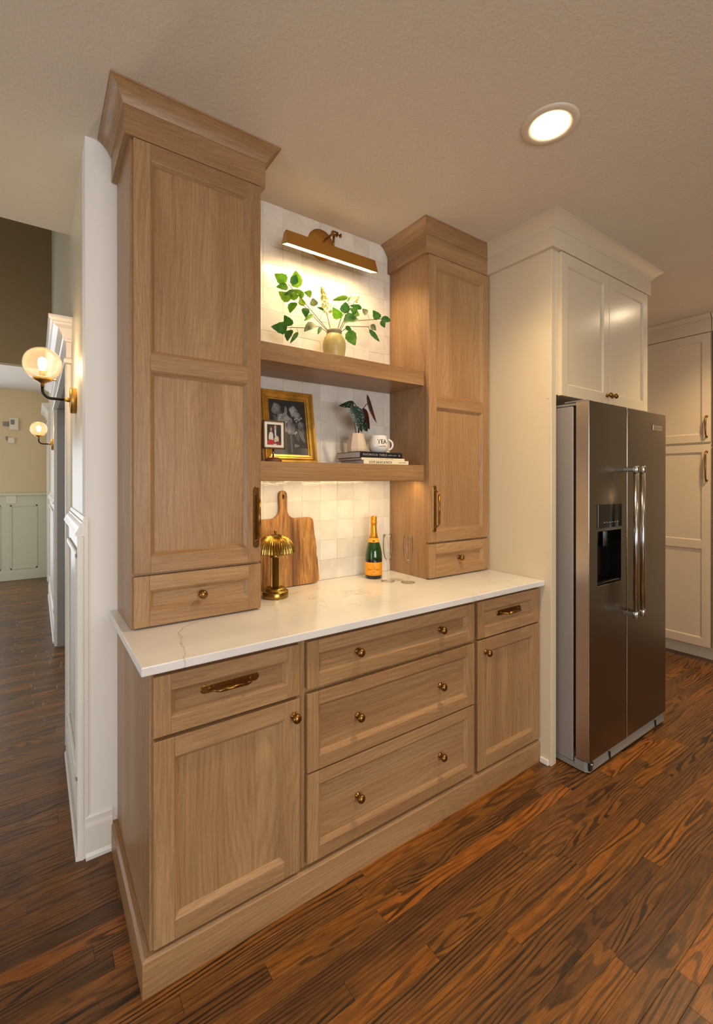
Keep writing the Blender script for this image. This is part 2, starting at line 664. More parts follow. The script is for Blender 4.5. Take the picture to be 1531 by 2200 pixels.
def copy_tree(o, parent=None):
    c = o.copy()
    COL.objects.link(c)
    c.parent = parent
    for ch in list(o.children):
        copy_tree(ch, c)
    return c


def box(x0, y0, z0, x1, y1, z1, name, m, parent=None, bev=0.0, label=None, seg=1):
    return MB().box(x0, y0, z0, x1, y1, z1, m, bev, seg=seg).obj(name, m, parent, label)


def text_bm(txt, size, mat_fn=None, extrude=.0002, shear=0.0, spacing=1.0, bold=0.0):
    cu = bpy.data.curves.new('t', 'FONT')
    cu.body = txt
    cu.size = size
    cu.align_x = 'CENTER'
    cu.align_y = 'CENTER'
    cu.extrude = extrude
    cu.resolution_u = 2
    cu.shear = shear
    cu.offset = bold
    cu.space_character = spacing
    o = bpy.data.objects.new('t', cu)
    COL.objects.link(o)
    bpy.context.view_layer.update()
    dg = bpy.context.evaluated_depsgraph_get()
    me = bpy.data.meshes.new_from_object(o.evaluated_get(dg))
    bm = bmesh.new()
    bm.from_mesh(me)
    bpy.data.objects.remove(o)
    bpy.data.curves.remove(cu)
    bpy.data.meshes.remove(me)
    return bm


def lettering(parts, name, m, parent, fn):
    """parts: list of (text, size, cx, cy, kwargs); fn maps (x, y, depth) to the world"""
    g = MB()
    for txt, size, cx, cy, kw in parts:
        b = text_bm(txt, size, **kw)
        vm = {v: g.bm.verts.new(fn(v.co.x + cx, v.co.y + cy, v.co.z)) for v in b.verts}
        for f in b.faces:
            try:
                g.bm.faces.new([vm[v] for v in f.verts])
            except ValueError:
                pass
        b.free()
    return g.obj(name, m, parent)


def grid_print(w, h, nx, ny, colfn, fn, name, parent):
    """a flat printed picture: grid mesh with colours per vertex"""
    g = MB()
    lay = g.bm.verts.layers.float_color.new('col')
    vs = [[g.bm.verts.new(fn(w * i / nx - w / 2, h * j / ny)) for i in range(nx + 1)] for j in range(ny + 1)]
    U, V = np.meshgrid(np.linspace(0, 1, nx + 1), np.linspace(0, 1, ny + 1))
    C = colfn(U, V)
    for j in range(ny + 1):
        for i in range(nx + 1):
            vs[j][i][lay] = (*[float(max(0, c)) for c in C[j, i]], 1)
    for j in range(ny):
        for i in range(nx):
            g.bm.faces.new([vs[j][i], vs[j][i + 1], vs[j + 1][i + 1], vs[j + 1][i]])
    return g.obj(name, M_PRINT, parent)


# ------------------------------------------------------------------ measures (metres)
DW = .611        # tiled wall
ZC = 2.70        # kitchen ceiling
XW = -.1057      # hall side wall
XP = 1.8174      # tall panel beside the fridge

# ================================================================== THE SETTING
# ---- floor: one board at a time near the camera, the rest joined
fl = bpy.data.objects.new('floor', None)
BW = .0585


def board_bm(g, x0, x1, y0, y1, seed, lay):
    z1, b = 0.0, .0007
    y0 += .0003; y1 -= .0003; x0 += .0004; x1 -= .0004
    lo = [(x0, y0), (x1, y0), (x1, y1), (x0, y1)]
    hi = [(x0 + b, y0 + b), (x1 - b, y0 + b), (x1 - b, y1 - b), (x0 + b, y1 - b)]
    A = [g.bm.verts.new((x, y, -.006)) for x, y in lo]
    B = [g.bm.verts.new((x, y, z1 - .0004)) for x, y in lo]
    D = [g.bm.verts.new((x, y, z1)) for x, y in hi]
    fs = [g.bm.faces.new(D)]
    for k in range(4):
        j = (k + 1) % 4
        fs.append(g.bm.faces.new([B[k], B[j], D[j], D[k]]))
        fs.append(g.bm.faces.new([A[k], A[j], B[j], B[k]]))
    for v in A + B + D:
        v[lay] = seed
    return fs


sub = MB().box(-4.0, -4.5, -.10, 4.8, 7.0, -.0065, M_DARK).obj('floor', M_DARK)
struct(sub, 'dark stained narrow plank oak floor running through kitchen and hall', 'floor')
rest = MB()
rest_lay = rest.bm.verts.layers.float_vector.new('seed')
cx0, cy0 = -.2568, -1.3693
near = []
far = []
r2 = random.Random(11)
yy = -.178 - BW * 74
row = 0
while yy < 6.9:
    x = -4.0 + r2.uniform(0, .7)
    first = True
    xs = -4.0
    while xs < 4.7:
        ln = r2.choice([.32, .45, .55, .7, .85, 1.05]) * r2.uniform(.85, 1.15)
        xe = min(4.7, xs + ln)
        seed = (r2.random(), r2.random(), r2.random())
        my, mx = yy + BW / 2, (xs + xe) / 2
        # in the picture?
        a = math.radians(35.25)
        vis = False
        big = 0
        for px in (xs, mx, xe):
            dx, dy = px - cx0, my - cy0
            fw = dx * math.sin(a) + dy * math.cos(a)
            rt = dx * math.cos(a) - dy * math.sin(a)
            if fw > .3:
                u = 769 + 980 * rt / fw
                v = 1033 + 980 * 1.4137 / fw
                if -60 < u < 1600 and v < 2280:
                    vis = True
                    big = max(big, 1 / fw)
        hidden = (0 <= xs and xe <= 4.2 and my > .02) or (my > DW and xs > XW)
        (near if vis and not hidden else far).append((big, xs, xe, yy, yy + BW, seed))
        xs = xe
    yy += BW
    row += 1
near.sort(key=lambda q: -q[0])
for q in near[:300]:
    g = MB()
    lay = g.bm.verts.layers.float_vector.new('seed')
    board_bm(g, *q[1:5], q[5], lay)
    g.obj('plank', M_FLOOR, sub)
for q in near[300:] + far:
    board_bm(rest, *q[1:5], q[5], rest_lay)
ro = rest.obj('distant_planks', M_FLOOR, sub)
ro['kind'] = 'stuff'

# ---- ceiling
cl = box(-4.0, -4.5, ZC, 4.8, 1.462, ZC + .12, 'ceiling', M_CEIL)
struct(cl, 'textured off-white kitchen ceiling', 'ceiling')
cl2 = box(-4.0, 5.0205, 2.69, .1, 6.95, 2.80, 'ceiling_2', M_WALL)
struct(cl2, 'smooth pale ceiling at the far end of the hall', 'ceiling')
cl3 = box(-4.0, 1.46, 5.1, .1, 5.0, 5.2, 'ceiling_3', M_WALL)
struct(cl3, 'high ceiling above the two-storey foyer', 'ceiling')

# ---- walls
wb = box(XW, DW + .001, 0, 4.75, DW + .13, ZC, 'wall_back', M_WALL)
struct(wb, 'white painted wall behind the oak built-in, its end showing left of it', 'wall')
gr = box(.44, DW - .0078, .90, 1.36, DW + .0005, ZC, 'grout', M_GROUT, wb)
# handmade tiles
variants = []
TW, TH = .0998, .0981
for k in range(8):
    g = MB()
    rr = random.Random(40 + k)
    tx, tz, bx = rr.uniform(-.0011, .0011), rr.uniform(-.0011, .0011), rr.uniform(-.0012, .0012)
    n = 4
    V = []
    for j in range(n + 1):
        for i in range(n + 1):
            u, v = i / n - .5, j / n - .5
            ed = max(abs(u), abs(v)) >= .5
            jit = 0 if ed else rr.uniform(-.00035, .00035)
            y = -(.0068 + tx * u * 2 + tz * v * 2 + bx * (1 - 4 * u * u) * (1 - 4 * v * v) + jit)
            if ed:
                y += .0005
            V.append(g.bm.verts.new((u * TW + (rr.uniform(-.0004, .0004) if ed else 0), y, v * TH + (rr.uniform(-.0004, .0004) if ed else 0))))
    for j in range(n):
        for i in range(n):
            f = g.bm.faces.new([V[j * 5 + i], V[j * 5 + i + 1], V[j * 5 + i + 6], V[j * 5 + i + 5]])
            f.smooth = True
    edge = [V[i] for i in range(5)] + [V[j * 5 + 4] for j in range(1, 5)] + [V[20 + i] for i in (3, 2, 1, 0)] + [V[j * 5] for j in (3, 2, 1)]
    back = [g.bm.verts.new((v.co.x, 0, v.co.z)) for v in edge]
    for i in range(16):
        j = (i + 1) % 16
        g.bm.faces.new([edge[i], back[i], back[j], edge[j]])
        e_ = g.bm.edges.get((edge[i], edge[j]))
        e_.smooth = False
    bmesh.ops.recalc_face_normals(g.bm, faces=g.bm.faces)
    me = bpy.data.meshes.new('tile')
    g.bm.to_mesh(me)
    g.bm.free()
    me.materials.append(M_TILE)
    variants.append(me)
for j in range(18):
    for i in range(9):
        x = .4965 + .1012 * (i + .5)
        z = .9145 + .0994 * (j + .5)
        o = bpy.data.objects.new('tile', rnd.choice(variants))
        COL.objects.link(o)
        o.parent = wb
        w = 1.0
        if i == 8:
            x0, x1 = .4965 + .1012 * 8, 1.349
            w = (x1 - x0 - .001) / TW
            x = (x0 + x1) / 2
        o.location = (x, DW - .003, z)
        o.scale = (w, 1, -1 if rnd.random() < .5 else 1)
        if rnd.random() < .5:
            o.scale.x *= -1

# hall side wall with two cased openings
hw = MB()
T = .125
hw.box(XW, DW + .13, 0, XW + T, 1.53, 5.1, M_HALL)
hw.box(XW, 1.53, 2.03, XW + T, 3.28, 5.1, M_HALL)
hw.box(XW, 3.28, 0, XW + T, 5.50, 5.1, M_HALL)
hw.box(XW, 5.50, 2.20, XW + T, 6.40, 5.1, M_HALL)
hw.box(XW, 6.40, 0, XW + T, 6.95, 5.1, M_HALL)
hw = hw.obj('wall_hall', M_HALL)
struct(hw, 'pale hall wall running back from the kitchen, with globe sconces', 'wall')
we = box(-4.0, 6.73, 0, XW, 6.86, 2.69, 'wall_end', M_TAN)
struct(we, 'warm cream wall closing the far end of the hall', 'wall')
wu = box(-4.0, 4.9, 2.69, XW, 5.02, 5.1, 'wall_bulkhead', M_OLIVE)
struct(wu, 'upper wall coloured in its shaded tone above the far end of the foyer', 'wall')
hd = box(-4.0, 1.40, ZC + .12, XW, 1.462, 5.1, 'wall_header', M_TAN)
struct(hd, 'upper foyer wall rising above the kitchen ceiling edge', 'wall')


def wall_with_opening(axis, at, thick, a0, a1, z1, oa0, oa1, oz0, oz1, name, m):
    g = MB()

    def bx(p, q, r, s_):
        if q - p < .01 or s_ - r < .01:
            return
        if axis == 'x':
            g.box(at, p, r, at + thick, q, s_, m)
        else:
            g.box(p, at, r, q, at + thick, s_, m)
    bx(a0, oa0, 0, z1)
    bx(oa1, a1, 0, z1)
    bx(oa0, oa1, 0, oz0)
    bx(oa0, oa1, oz1, z1)
    return g.obj(name, m)


M_BACKW = speck('warm_taupe_room_paint', rgb(176, 158, 132), .75, .02, 2)
struct(wall_with_opening('y', -4.5, .1, -4.0, 4.8, ZC, -1.6, 1.0, .8, 2.3, 'wall_rear', M_BACKW), 'kitchen wall behind the viewer with a wide window opening', 'wall')
struct(wall_with_opening('x', -3.6, .1, -4.5, 1.46, ZC, -1.9, -.1, .2, 2.3, 'wall_left', M_BACKW), 'kitchen wall off to the left with a patio opening', 'wall')
struct(wall_with_opening('x', -3.5, .1, 1.46, 6.9, 5.1, 3.6, 5.6, .2, 2.4, 'wall_foyer', M_TAN), 'foyer outer wall off to the left with a tall opening', 'wall')
struct(box(4.62, -4.5, 0, 4.75, DW, ZC, 'wall_right', M_BACKW), 'kitchen side wall behind the pantry cabinets', 'wall')

# ---- white wall end: baseboard
g = MB()
prof = [(0, 0), (.019, 0), (.019, .012), (.0135, .024), (.0135, .118), (.012, .125), (.006, .131), (.006, .150), (.002, .158), (0, .16)]
g.sweep(prof, [(XW - .0005, DW + .001), (-.0172, DW + .001)], M_TRIM)
bb = g.obj('baseboard_back', M_TRIM)
struct(bb, 'white moulded baseboard on the short wall left of the oak cabinet', 'baseboard')
# wall-corner stile with grooves
g = MB()
g.box(XW - .0265, DW - .002, 0, XW - .0005, DW + .0008, 1.2045, M_TRIM, .0008)
g.box(XW - .004, DW - .003, 0, XW + .010, DW + .002, 1.27, M_TRIM, .0012)
g.box(XW - .0160, DW - .005, 0, XW - .006, DW - .002, 1.2045, M_TRIM, .001)
st = g.obj('trim_1', M_TRIM)
struct(st, 'white grooved stile at the wall corner left of the oak cabinet', 'trim')


def wainscot(y0, y1, name, label, end=False):
    """panelling on the hall wall: base, stiles, recessed panel with moulding, chair rail"""
    g = MB()
    x = XW
    g.box(x - .012, y0, 0, x - .0003, y1, 1.2045, M_TRIM)
    root = g.obj(name, M_TRIM)
    struct(root, label, 'wainscot')
    b = MB()
    pr = [(.012, 0), (.032, 0), (.032, .012), (.026, .022), (.026, .125), (.021, .140), (.016, .15), (.012, .15)]
    b.sweep(pr, [(x, y1), (x, y0)], M_TRIM)
    b.obj('base_board', M_TRIM, root)
    r = MB()
    pr = [(0, 1.205), (.026, 1.205), (.032, 1.209), (.033, 1.217), (.029, 1.223), (.0245, 1.231), (.021, 1.240), (.015, 1.248), (.0125, 1.251), (.0125, 1.259), (.0075, 1.262), (.0075, 1.271), (.004, 1.278), (0, 1.278)]
    r.sweep(pr, [(x, y1 - .001), (x, y0)], M_TRIM)
    r.obj('chair_rail', M_TRIM, root)
    pm = MB()
    p0, p1, z0, z1 = y0 + .10, y1 - .10, .24, 1.13
    if p1 - p0 > .1:
        for (a0, a1, c0, c1) in ((p0, p1, z0, z0 + .022), (p0, p1, z1 - .022, z1), (p0, p0 + .022, z0, z1), (p1 - .022, p1, z0, z1)):
            pm.box(x - .026, a0, c0, x - .012, a1, c1, M_TRIM, .004)
        pm.obj('panel_moulding', M_TRIM, root)
    return root


wainscot(DW + .0012, 1.42, 'trim_2', 'white panelled wainscot with chair rail just past the wall corner')
wainscot(3.37, 5.40, 'trim_3', 'white panelled wainscot beyond the first hall opening')


def casing(y0, y1, ztop, name, label, proj=.10):
    """architrave with an entablature head; y0 near leg edge, y1 far"""
    root = MB()
    x = XW
    lw = .088
    pr = [(0, 0), (.016, 0)]
    for (a, b, near_) in ((y0 - lw, y0, 1), (y1, y1 + lw, 0)):
        root.box(x - .018, a, 0, x, b, ztop - .012, M_TRIM, .002)
        root.box(x - .024, a, 0, x - .0175, a + .02, ztop - .012, M_TRIM, .003)
        root.box(x - .024, b - .02, 0, x - .0175, b, ztop - .012, M_TRIM, .003)
    o = root.obj(name, M_TRIM)
    struct(o, label, 'door trim')
    h = MB()
    a, b = y0 - lw - .004, y1 + lw + .004
    h.sweep([(0, ztop - .012), (.030, ztop - .012), (.034, ztop - .006), (.034, ztop + .004), (.028, ztop + .012), (0, ztop + .012)], [(x + .03, b), (x, b), (x, a), (x + .03, a)], M_TRIM)
    h.box(x - .022, a, ztop + .012, x, b, ztop + .098, M_TRIM)
    k = ztop + .098
    crown = [(0, k), (.030, k), (.034, k + .008), (.040, k + .012), (.042, k + .030), (.058, k + .056), (.080, k + .068), (.082, k + .078), (.092, k + .082), (.100, k + .094), (.100, k + .106), (0, k + .106)]
    h.sweep([(p * proj / .10, q) for p, q in crown], [(x + .05, b), (x, b), (x, a), (x + .05, a)], M_TRIM)
    h.obj('crowned_head', M_TRIM, o)
    j = MB()
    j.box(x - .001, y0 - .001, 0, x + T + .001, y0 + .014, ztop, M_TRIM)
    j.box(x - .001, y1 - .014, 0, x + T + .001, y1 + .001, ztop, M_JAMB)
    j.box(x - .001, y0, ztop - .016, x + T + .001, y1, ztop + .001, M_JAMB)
    j.obj('jamb', M_JAMB, o, 'door lining, darker grey on far side and head')
    return o


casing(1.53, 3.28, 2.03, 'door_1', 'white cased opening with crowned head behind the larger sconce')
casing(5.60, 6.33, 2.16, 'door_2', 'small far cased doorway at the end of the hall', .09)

# ---- end wall panelling
g = MB()
g.box(-4.0, 6.715, 0, XW, 6.7295, 1.20, M_WAINS)
ew = g.obj('trim_4', M_WAINS)
struct(ew, 'cream panelled wainscot across the far end wall', 'wainscot')
g = MB()
g.box(-4.0, 6.695, 1.195, XW, 6.715, 1.235, M_WAINS, .004)
g.obj('chair_rail', M_WAINS, ew)
g = MB()
g.box(-4.0, 6.70, 0, XW, 6.7155, .12, M_WAINS, .003)
g.obj('base_board', M_WAINS, ew)
for k in range(3):
    a = -.552 - k * .42
    g = MB()
    for q in ((a, 1.04, a + .315, 1.065), (a, .15, a + .315, .175), (a, .15, a + .02, 1.065), (a + .295, .15, a + .315, 1.065)):
        g.box(q[0], 6.706, q[1], q[2], 6.716, q[3], M_WAINS, .003)
    g.obj('panel_moulding', M_WAINS, ew)

# ================================================================== OAK BUILT-IN
def face_map(kind, at):
    """(u along, v up, w outward) -> world"""
    if kind == '-y':
        return lambda u, v, w: (u, at - w, v)
    return lambda u, v, w: (at - w, -u, v)       # facing -x; u runs to -y


def door_frame(g, u0, u1, v0, v1, F, th=.02, st=.05, openings=None, mv=None, mh=None, bw=.014, dp=.0135):
    """stiles and rails with mitred inner bevel; openings = list of (v0, v1)"""
    if openings is None:
        openings = [(v0 + st, v1 - st)]
    g.box(u0, v0, 0, u0 + st, v1, th, mv, .0012, T=lambda a, b, c: F(a, b, c))
    g.box(u1 - st, v0, 0, u1, v1, th, mv, .0012, T=lambda a, b, c: F(a, b, c))
    zs = [v0] + [z for o in openings for z in o] + [v1]
    for k in range(0, len(zs), 2):
        g.box(u0 + st, zs[k], 0, u1 - st, zs[k + 1], th, mh, .0008, T=lambda a, b, c: F(a, b, c))
    a0, a1 = u0 + st, u1 - st
    for (b0, b1) in openings:
        A = [(a0, b0), (a1, b0), (a1, b1), (a0, b1)]
        q = .003
        B0 = [(a0 + q, b0 + q), (a1 - q, b0 + q), (a1 - q, b1 - q), (a0 + q, b1 - q)]
        B = [(a0 + bw, b0 + bw), (a1 - bw, b0 + bw), (a1 - bw, b1 - bw), (a0 + bw, b1 - bw)]
        for i in range(4):
            j = (i + 1) % 4
            m = mh if i in (0, 2) else mv
            g.poly([F(*A[i], th - .0008), F(*A[j], th - .0008), F(*B0[j], th - .0025), F(*B0[i], th - .0025)], m)
            g.poly([F(*B0[i], th - .0025), F(*B0[j], th - .0025), F(*B[j], th - dp), F(*B[i], th - dp)], m)
    return [(a0 + bw, a1 - bw, b0 + bw, b1 - bw) for b0, b1 in openings]


def panel(u0, u1, v0, v1, F, th, dp, m, name, parent):
    g = MB()
    g.box(u0 - .004, v0 - .004, .002, u1 + .004, v1 + .004, th - dp - .0005, m, T=lambda a, b, c: F(a, b, c))
    return g.obj(name, m, parent)


def knob(u, v, F, parent, m=None, s=1.0, label=None):
    g = MB()
    c = Vector(F(u, v, 0))
    ax = Vector(F(u, v, 1)) - c
    g.lathe([(.0105 * s, 0), (.0105 * s, .003 * s), (.006 * s, .006 * s), (.0055 * s, .013 * s), (.009 * s, .016 * s), (.0135 * s, .020 * s), (.0155 * s, .026 * s), (.0142 * s, .031 * s), (.009 * s, .0355 * s), (0, .037 * s)], c, ax, 20, m or M_DBRASS)
    return g.obj('knob', m or M_DBRASS, parent, label)


def plate_pull(u, v, L, F, parent, vertical=True, pw=.0125):
    """bar pull on a long rounded backplate"""
    g = MB()

    def P(a, b, w):
        return F(u + (b if vertical else a), v + (a if vertical else b), w)
    n = 8
    out = []
    h = L / 2 - pw
    for k in range(n + 1):
        t = -PI / 2 + PI * k / n
        out.append((h + pw * math.cos(t), pw * math.sin(t)))
    for k in range(n + 1):
        t = PI / 2 + PI * k / n
        out.append((-h + pw * math.cos(t), pw * math.sin(t)))
    lo = [g.bm.verts.new(P(a, b, 0)) for a, b in out]
    mid = [g.bm.verts.new(P(a, b, .0022)) for a, b in out]
    hi = [g.bm.verts.new(P(a * .985, b * .84, .0035)) for a, b in out]
    N = len(out)
    for k in range(N):
        j = (k + 1) % N
        g.bm.faces.new([lo[k], lo[j], mid[j], mid[k]])
        g.bm.faces.new([mid[k], mid[j], hi[j], hi[k]])
    g.bm.faces.new(hi)
    e = L / 2 - pw * 2.2
    ro = .034
    pts = [P(-e, 0, .003), P(-e, 0, .012), P(-e + .004, 0, .020), P(-e + .012, 0, ro - .002), P(-e + .022, 0, ro), P(e - .022, 0, ro), P(e - .012, 0, ro - .002), P(e - .004, 0, .020), P(e, 0, .012), P(e, 0, .003)]
    g.tube(pts, [.0038, .0034, .0034, .0036, .0050, .0050, .0036, .0034, .0034, .0038], 10)
    g.tube([P(-e + .022, 0, ro), P(e - .022, 0, ro)], .0056, 12)
    for sgn in (-1, 1):
        g.lathe([(.006, .003), (.006, .006), (.0038, .008)], P(sgn * e, 0, 0), Vector(P(0, 0, 1)) - Vector(P(0, 0, 0)), 12)
    return g.obj('handle', M_DBRASS, parent)


FY = lambda at: face_map('-y', at)
F0 = FY(0.0)


def drawer(parent, u0, u1, v0, v1, F, mv, mh, st=.045, name='drawer', th=.022):
    g = MB()
    ops = door_frame(g, u0, u1, v0, v1, F, th, st, None, mv, mh)
    d = g.obj(name, mv, parent)
    panel(*ops[0], F, th, .0135, mh, 'panel', d)
    return d


def door(parent, u0, u1, v0, v1, F, mv, mh, st=.055, openings=None, th=.022, bw=.014, dp=.0135):
    g = MB()
    ops = door_frame(g, u0, u1, v0, v1, F, th, st, openings, mv, mh, bw, dp)
    d = g.obj('door', mv, parent)
    for q in ops:
        panel(*q, F, th, dp, mv, 'panel', d)
    return d


def carcass(x0, x1, y0, y1, z0, z1, parent, m, name='body'):
    g = MB()
    g.box(x0, y0, z0, x1, y1, z1, m, .0008)
    return g.obj(name, m, parent)


# --- base cabinets
b1 = thing('base_cabinet', 'light oak base cabinet at the left end with one drawer over a door', 'cabinet', (.235, .3, 0))
carcass(0, .4712, 0, DW - .003, .0, .8875, b1, OV)
d = drawer(b1, .0073, .4575, .702, .8707, F0, OV, OH)
plate_pull(.2275, .797, .182, FY(-.0085), d, False)
d = door(b1, .0073, .4575, .118, .6905, F0, OV, OH)
knob(.434, .640, FY(-.022), d)
b2 = thing('base_cabinet', 'wide light oak base cabinet in the middle with three drawers', 'cabinet', (.90, .3, 0))
carcass(.4716, 1.3326, 0, DW - .003, 0, .8875, b2, OV)
for (v0, v1, kz) in ((.711, .8707, .792), (.4285, .6945, .557), (.1215, .4225, .265)):
    d = drawer(b2, .486, 1.3215, v0, v1, F0, OV, OH)
    knob(.700, kz, FY(-.0085), d)
    knob(1.121, kz, FY(-.0085), d)
b3 = thing('base_cabinet', 'light oak base cabinet at the right end against the tall painted panel', 'cabinet', (1.575, .3, 0))
carcass(1.333, XP - .001, 0, DW - .003, 0, .8875, b3, OV)
d = drawer(b3, 1.344, 1.808, .706, .8725, F0, OV, OH)
plate_pull(1.580, .796, .182, FY(-.0085), d, False)
d = door(b3, 1.344, 1.808, .118, .6985, F0, OV, OH)
knob(1.394, .642, FY(-.022), d)

# --- plinth (wraps the left side)
g = MB()
pp = [(0.0005, 0), (.0175, 0), (.0175, .096), (.0110, .1035), (0.0005, .1035)]
g.sweep([(o * 1.25, z) for o, z in pp], [(0, DW - .0005), (0, 0), (XP - .001, 0)], None, [OY, OH])
pl = center(g.obj('plinth', OH))
tag(pl, 'continuous light oak plinth board around the foot of the base cabinets', 'plinth')

# --- worktop
g = MB()
g.box(-.0282, -.0462, .888, XP - .001, DW - .0105, .914, M_QUARTZ, .003, seg=3)
wt = center(g.obj('worktop', M_QUARTZ))
tag(wt, 'white quartz worktop with faint brown veins on the oak base cabinets', 'worktop')


# --- tower cabinets on the worktop
def cove(z0, z1, off):
    """crown profile: concave cove from fascia top up to the ceiling"""
    pts = [(0, z0 - .001), (.003, z0)]
    n = 8
    for k in range(n + 1):
        t = PI / 2 * k / n
        u_ = k / n
        pts.append((.003 + (off - .006) * (.55 * u_ + .45 * (1 - math.cos(t))), z0 + (z1 - .006 - z0) * (.55 * u_ + .45 * math.sin(t))))
    pts += [(off, z1 - .006), (off, z1 - .0005), (0, z1 - .0005)]
    return pts


def tower(x0, x1, dx0, dx1, label, left_path, crown_x1=None):
    t = thing('tall_cabinet', label, 'cabinet', ((x0 + x1) / 2, .46, .9145))
    carcass(x0, x1, .3129, DW - .009, .9145, 2.646, t, OV)
    F = FY(.3129)
    g = MB()
    ops = [(1.101 + .055, 1.785), (1.840, 2.548 - .055)]
    q = door_frame(g, dx0, dx1, 1.101, 2.548, F, .022, .052, ops, OV, OH)
    d = g.obj('door', OV, t)
    for p in q:
        panel(*p, F, .022, .0135, OV, 'panel', d)
    w = drawer(t, dx0, dx1, .9205, 1.0913, F, OV, OH, .048)
    knob((dx0 + dx1) / 2, 1.006, FY(.3044), w)
    g = MB()
    g.sweep([(0, 2.5515), (.020, 2.5515), (.020, 2.6462), (0, 2.6462)], left_path, None, [OY, OH, OY][:len(left_path) - 1])
    g.obj('fascia', OH, t)
    g = MB()
    off = [(o + .020, z) for o, z in cove(2.646, ZC, .046)]
    g.sweep(off, left_path, None, [OY, OH, OY][:len(left_path) - 1])
    g.obj('crown_moulding', OH, t)
    return t, d


yb = DW - .0125
t1, d1 = tower(0, .4548, .0078, .4545, 'taller-looking oak tower cabinet nearest the camera, left of the open shelves',
               [(0, yb), (0, .3129), (.4548, .3129), (.4548, yb)])
plate_pull(.4345, 1.271, .236, FY(.2909), d1, True)
t2, d2 = tower(1.350, XP - .001, 1.3485, 1.8055, 'oak tower cabinet between the open shelves and the painted fridge panel',
               [(1.350, yb), (1.350, .3129), (XP - .02, .3129)])
plate_pull(1.386, 1.2695, .237, FY(.2909), d2, True)

# --- floating shelves
for z0, z1, lab in ((1.893, 1.967, 'upper thick oak floating shelf carrying the vase'), (1.4120, 1.490, 'lower thick oak floating shelf carrying frames and books')):
    g = MB()
    g.box(.4552, .3285, z0, 1.3496, DW - .0105, z1, OH, .001)
    s = center(g.obj('floating_shelf', OH))
    tag(s, lab, 'shelf')
# LED strip under the lower shelf
led = thing('led_strip', 'glowing warm strip light under the lower oak shelf', 'light', (.90, .37, 1.4105))
g = MB()
g.box(.47, .362, 1.4112, 1.335, .380, 1.4119, M_SATIN)
g.box(.47, .362, 1.4104, 1.335, .3645, 1.4112, M_SATIN)
g.box(.47, .3775, 1.4104, 1.335, .380, 1.4112, M_SATIN)
g.obj('channel', M_SATIN, led)
g = MB()
g.poly([(.475, .366, 1.4111), (1.330, .366, 1.4111), (1.330, .376, 1.4111), (.475, .376, 1.4111)], M_LED)
g.obj('diffuser', M_LED, led, 'glowing strip')
light('led_strip_light', 'AREA', (.9, .371, 1.4100), 2.0, (1.0, .69, .32), (math.radians(18), 0, 0), shape='RECTANGLE', size=.84, size_y=.012)

# ================================================================== FRIDGE SURROUND
YP = -.0805
fc = thing('fridge_surround', 'greige painted surround: tall end panel and two-door cabinet over the refrigerator', 'cabinet', (2.34, .2, 0))
g = MB()
g.box(XP, YP, 0, 1.860, DW - .001, 2.60, M_GREIGE, .0015)
g.obj('end_panel', M_GREIGE, fc)
g = MB()
g.box(XP - .012, YP + .01, 0, XP - .0005, -.024, .030, M_TRIM, .004, seg=2)
g.obj('shoe_moulding', M_TRIM, fc, 'short white quarter round strip')
g = MB()
g.lathe([(.004, 0), (.0035, .002), (0, .003)], (XP, -.062, 1.822), (-1, 0, 0), 10)
g.obj('screw_cap', M_GREIGE, fc)
carcass(1.8605, 2.83, YP, DW - .001, 1.840, 2.60, fc, M_GREIGE)
FF = FY(YP)
for (u0, u1, ku) in ((1.874, 2.3445, 2.318), (2.3485, 2.818, 2.375)):
    g = MB()
    q = door_frame(g, u0, u1, 1.836, 2.552, FF, .020, .058, None, M_GREIGE, M_GREIGE, .007, .009)
    dd = g.obj('door', M_GREIGE, fc)
    panel(*q[0], FF, .020, .009, M_GREIGE, 'panel', dd)
    knob(ku, 1.881, FY(YP - .020), dd, M_DBRASS, .95)
path = [(XP, DW - .002), (XP, YP), (2.84, YP), (2.84, DW - .002)]
g = MB()
g.sweep([(0.0, 2.556), (.021, 2.556), (.021, 2.6492), (0.0, 2.6492)], path, M_GREIGE)
g.obj('fascia', M_GREIGE, fc)
g = MB()
g.sweep([(o + .021, z) for o, z in cove(2.649, ZC, .060)], path, M_GREIGE)
g.obj('crown_moulding', M_GREIGE, fc)

# ================================================================== REFRIGERATOR
fr = thing('refrigerator', 'stainless steel side-by-side refrigerator with dispenser and two bar handles', 'refrigerator', (2.33, .15, 0))
X0, X1, XG = 1.895, 2.752, 2.272
YF = -.226
g = MB()
g.box(X0 + .004, -.145, .03, X1 - .004, .56, 1.778, M_FRSIDE, .004)
g.obj('body', M_FRSIDE, fr, 'grey enamel cabinet side')
for x in (X0 + .05, X1 - .05):
    for y in (.50, -.08):
        g = MB()
        g.lathe([(.018, 0), (.018, .03)], (x, y, 0), (0, 0, 1), 12, M_DARK)
        g.obj('foot', M_DARK, fr)
g = MB()
g.box(X0 + .012, -.162, .09, X1 - .012, -.1455, 1.77, M_BLACK)
g.obj('door_gasket', M_BLACK, fr)
Z0f, Z1f = .062, 1.795


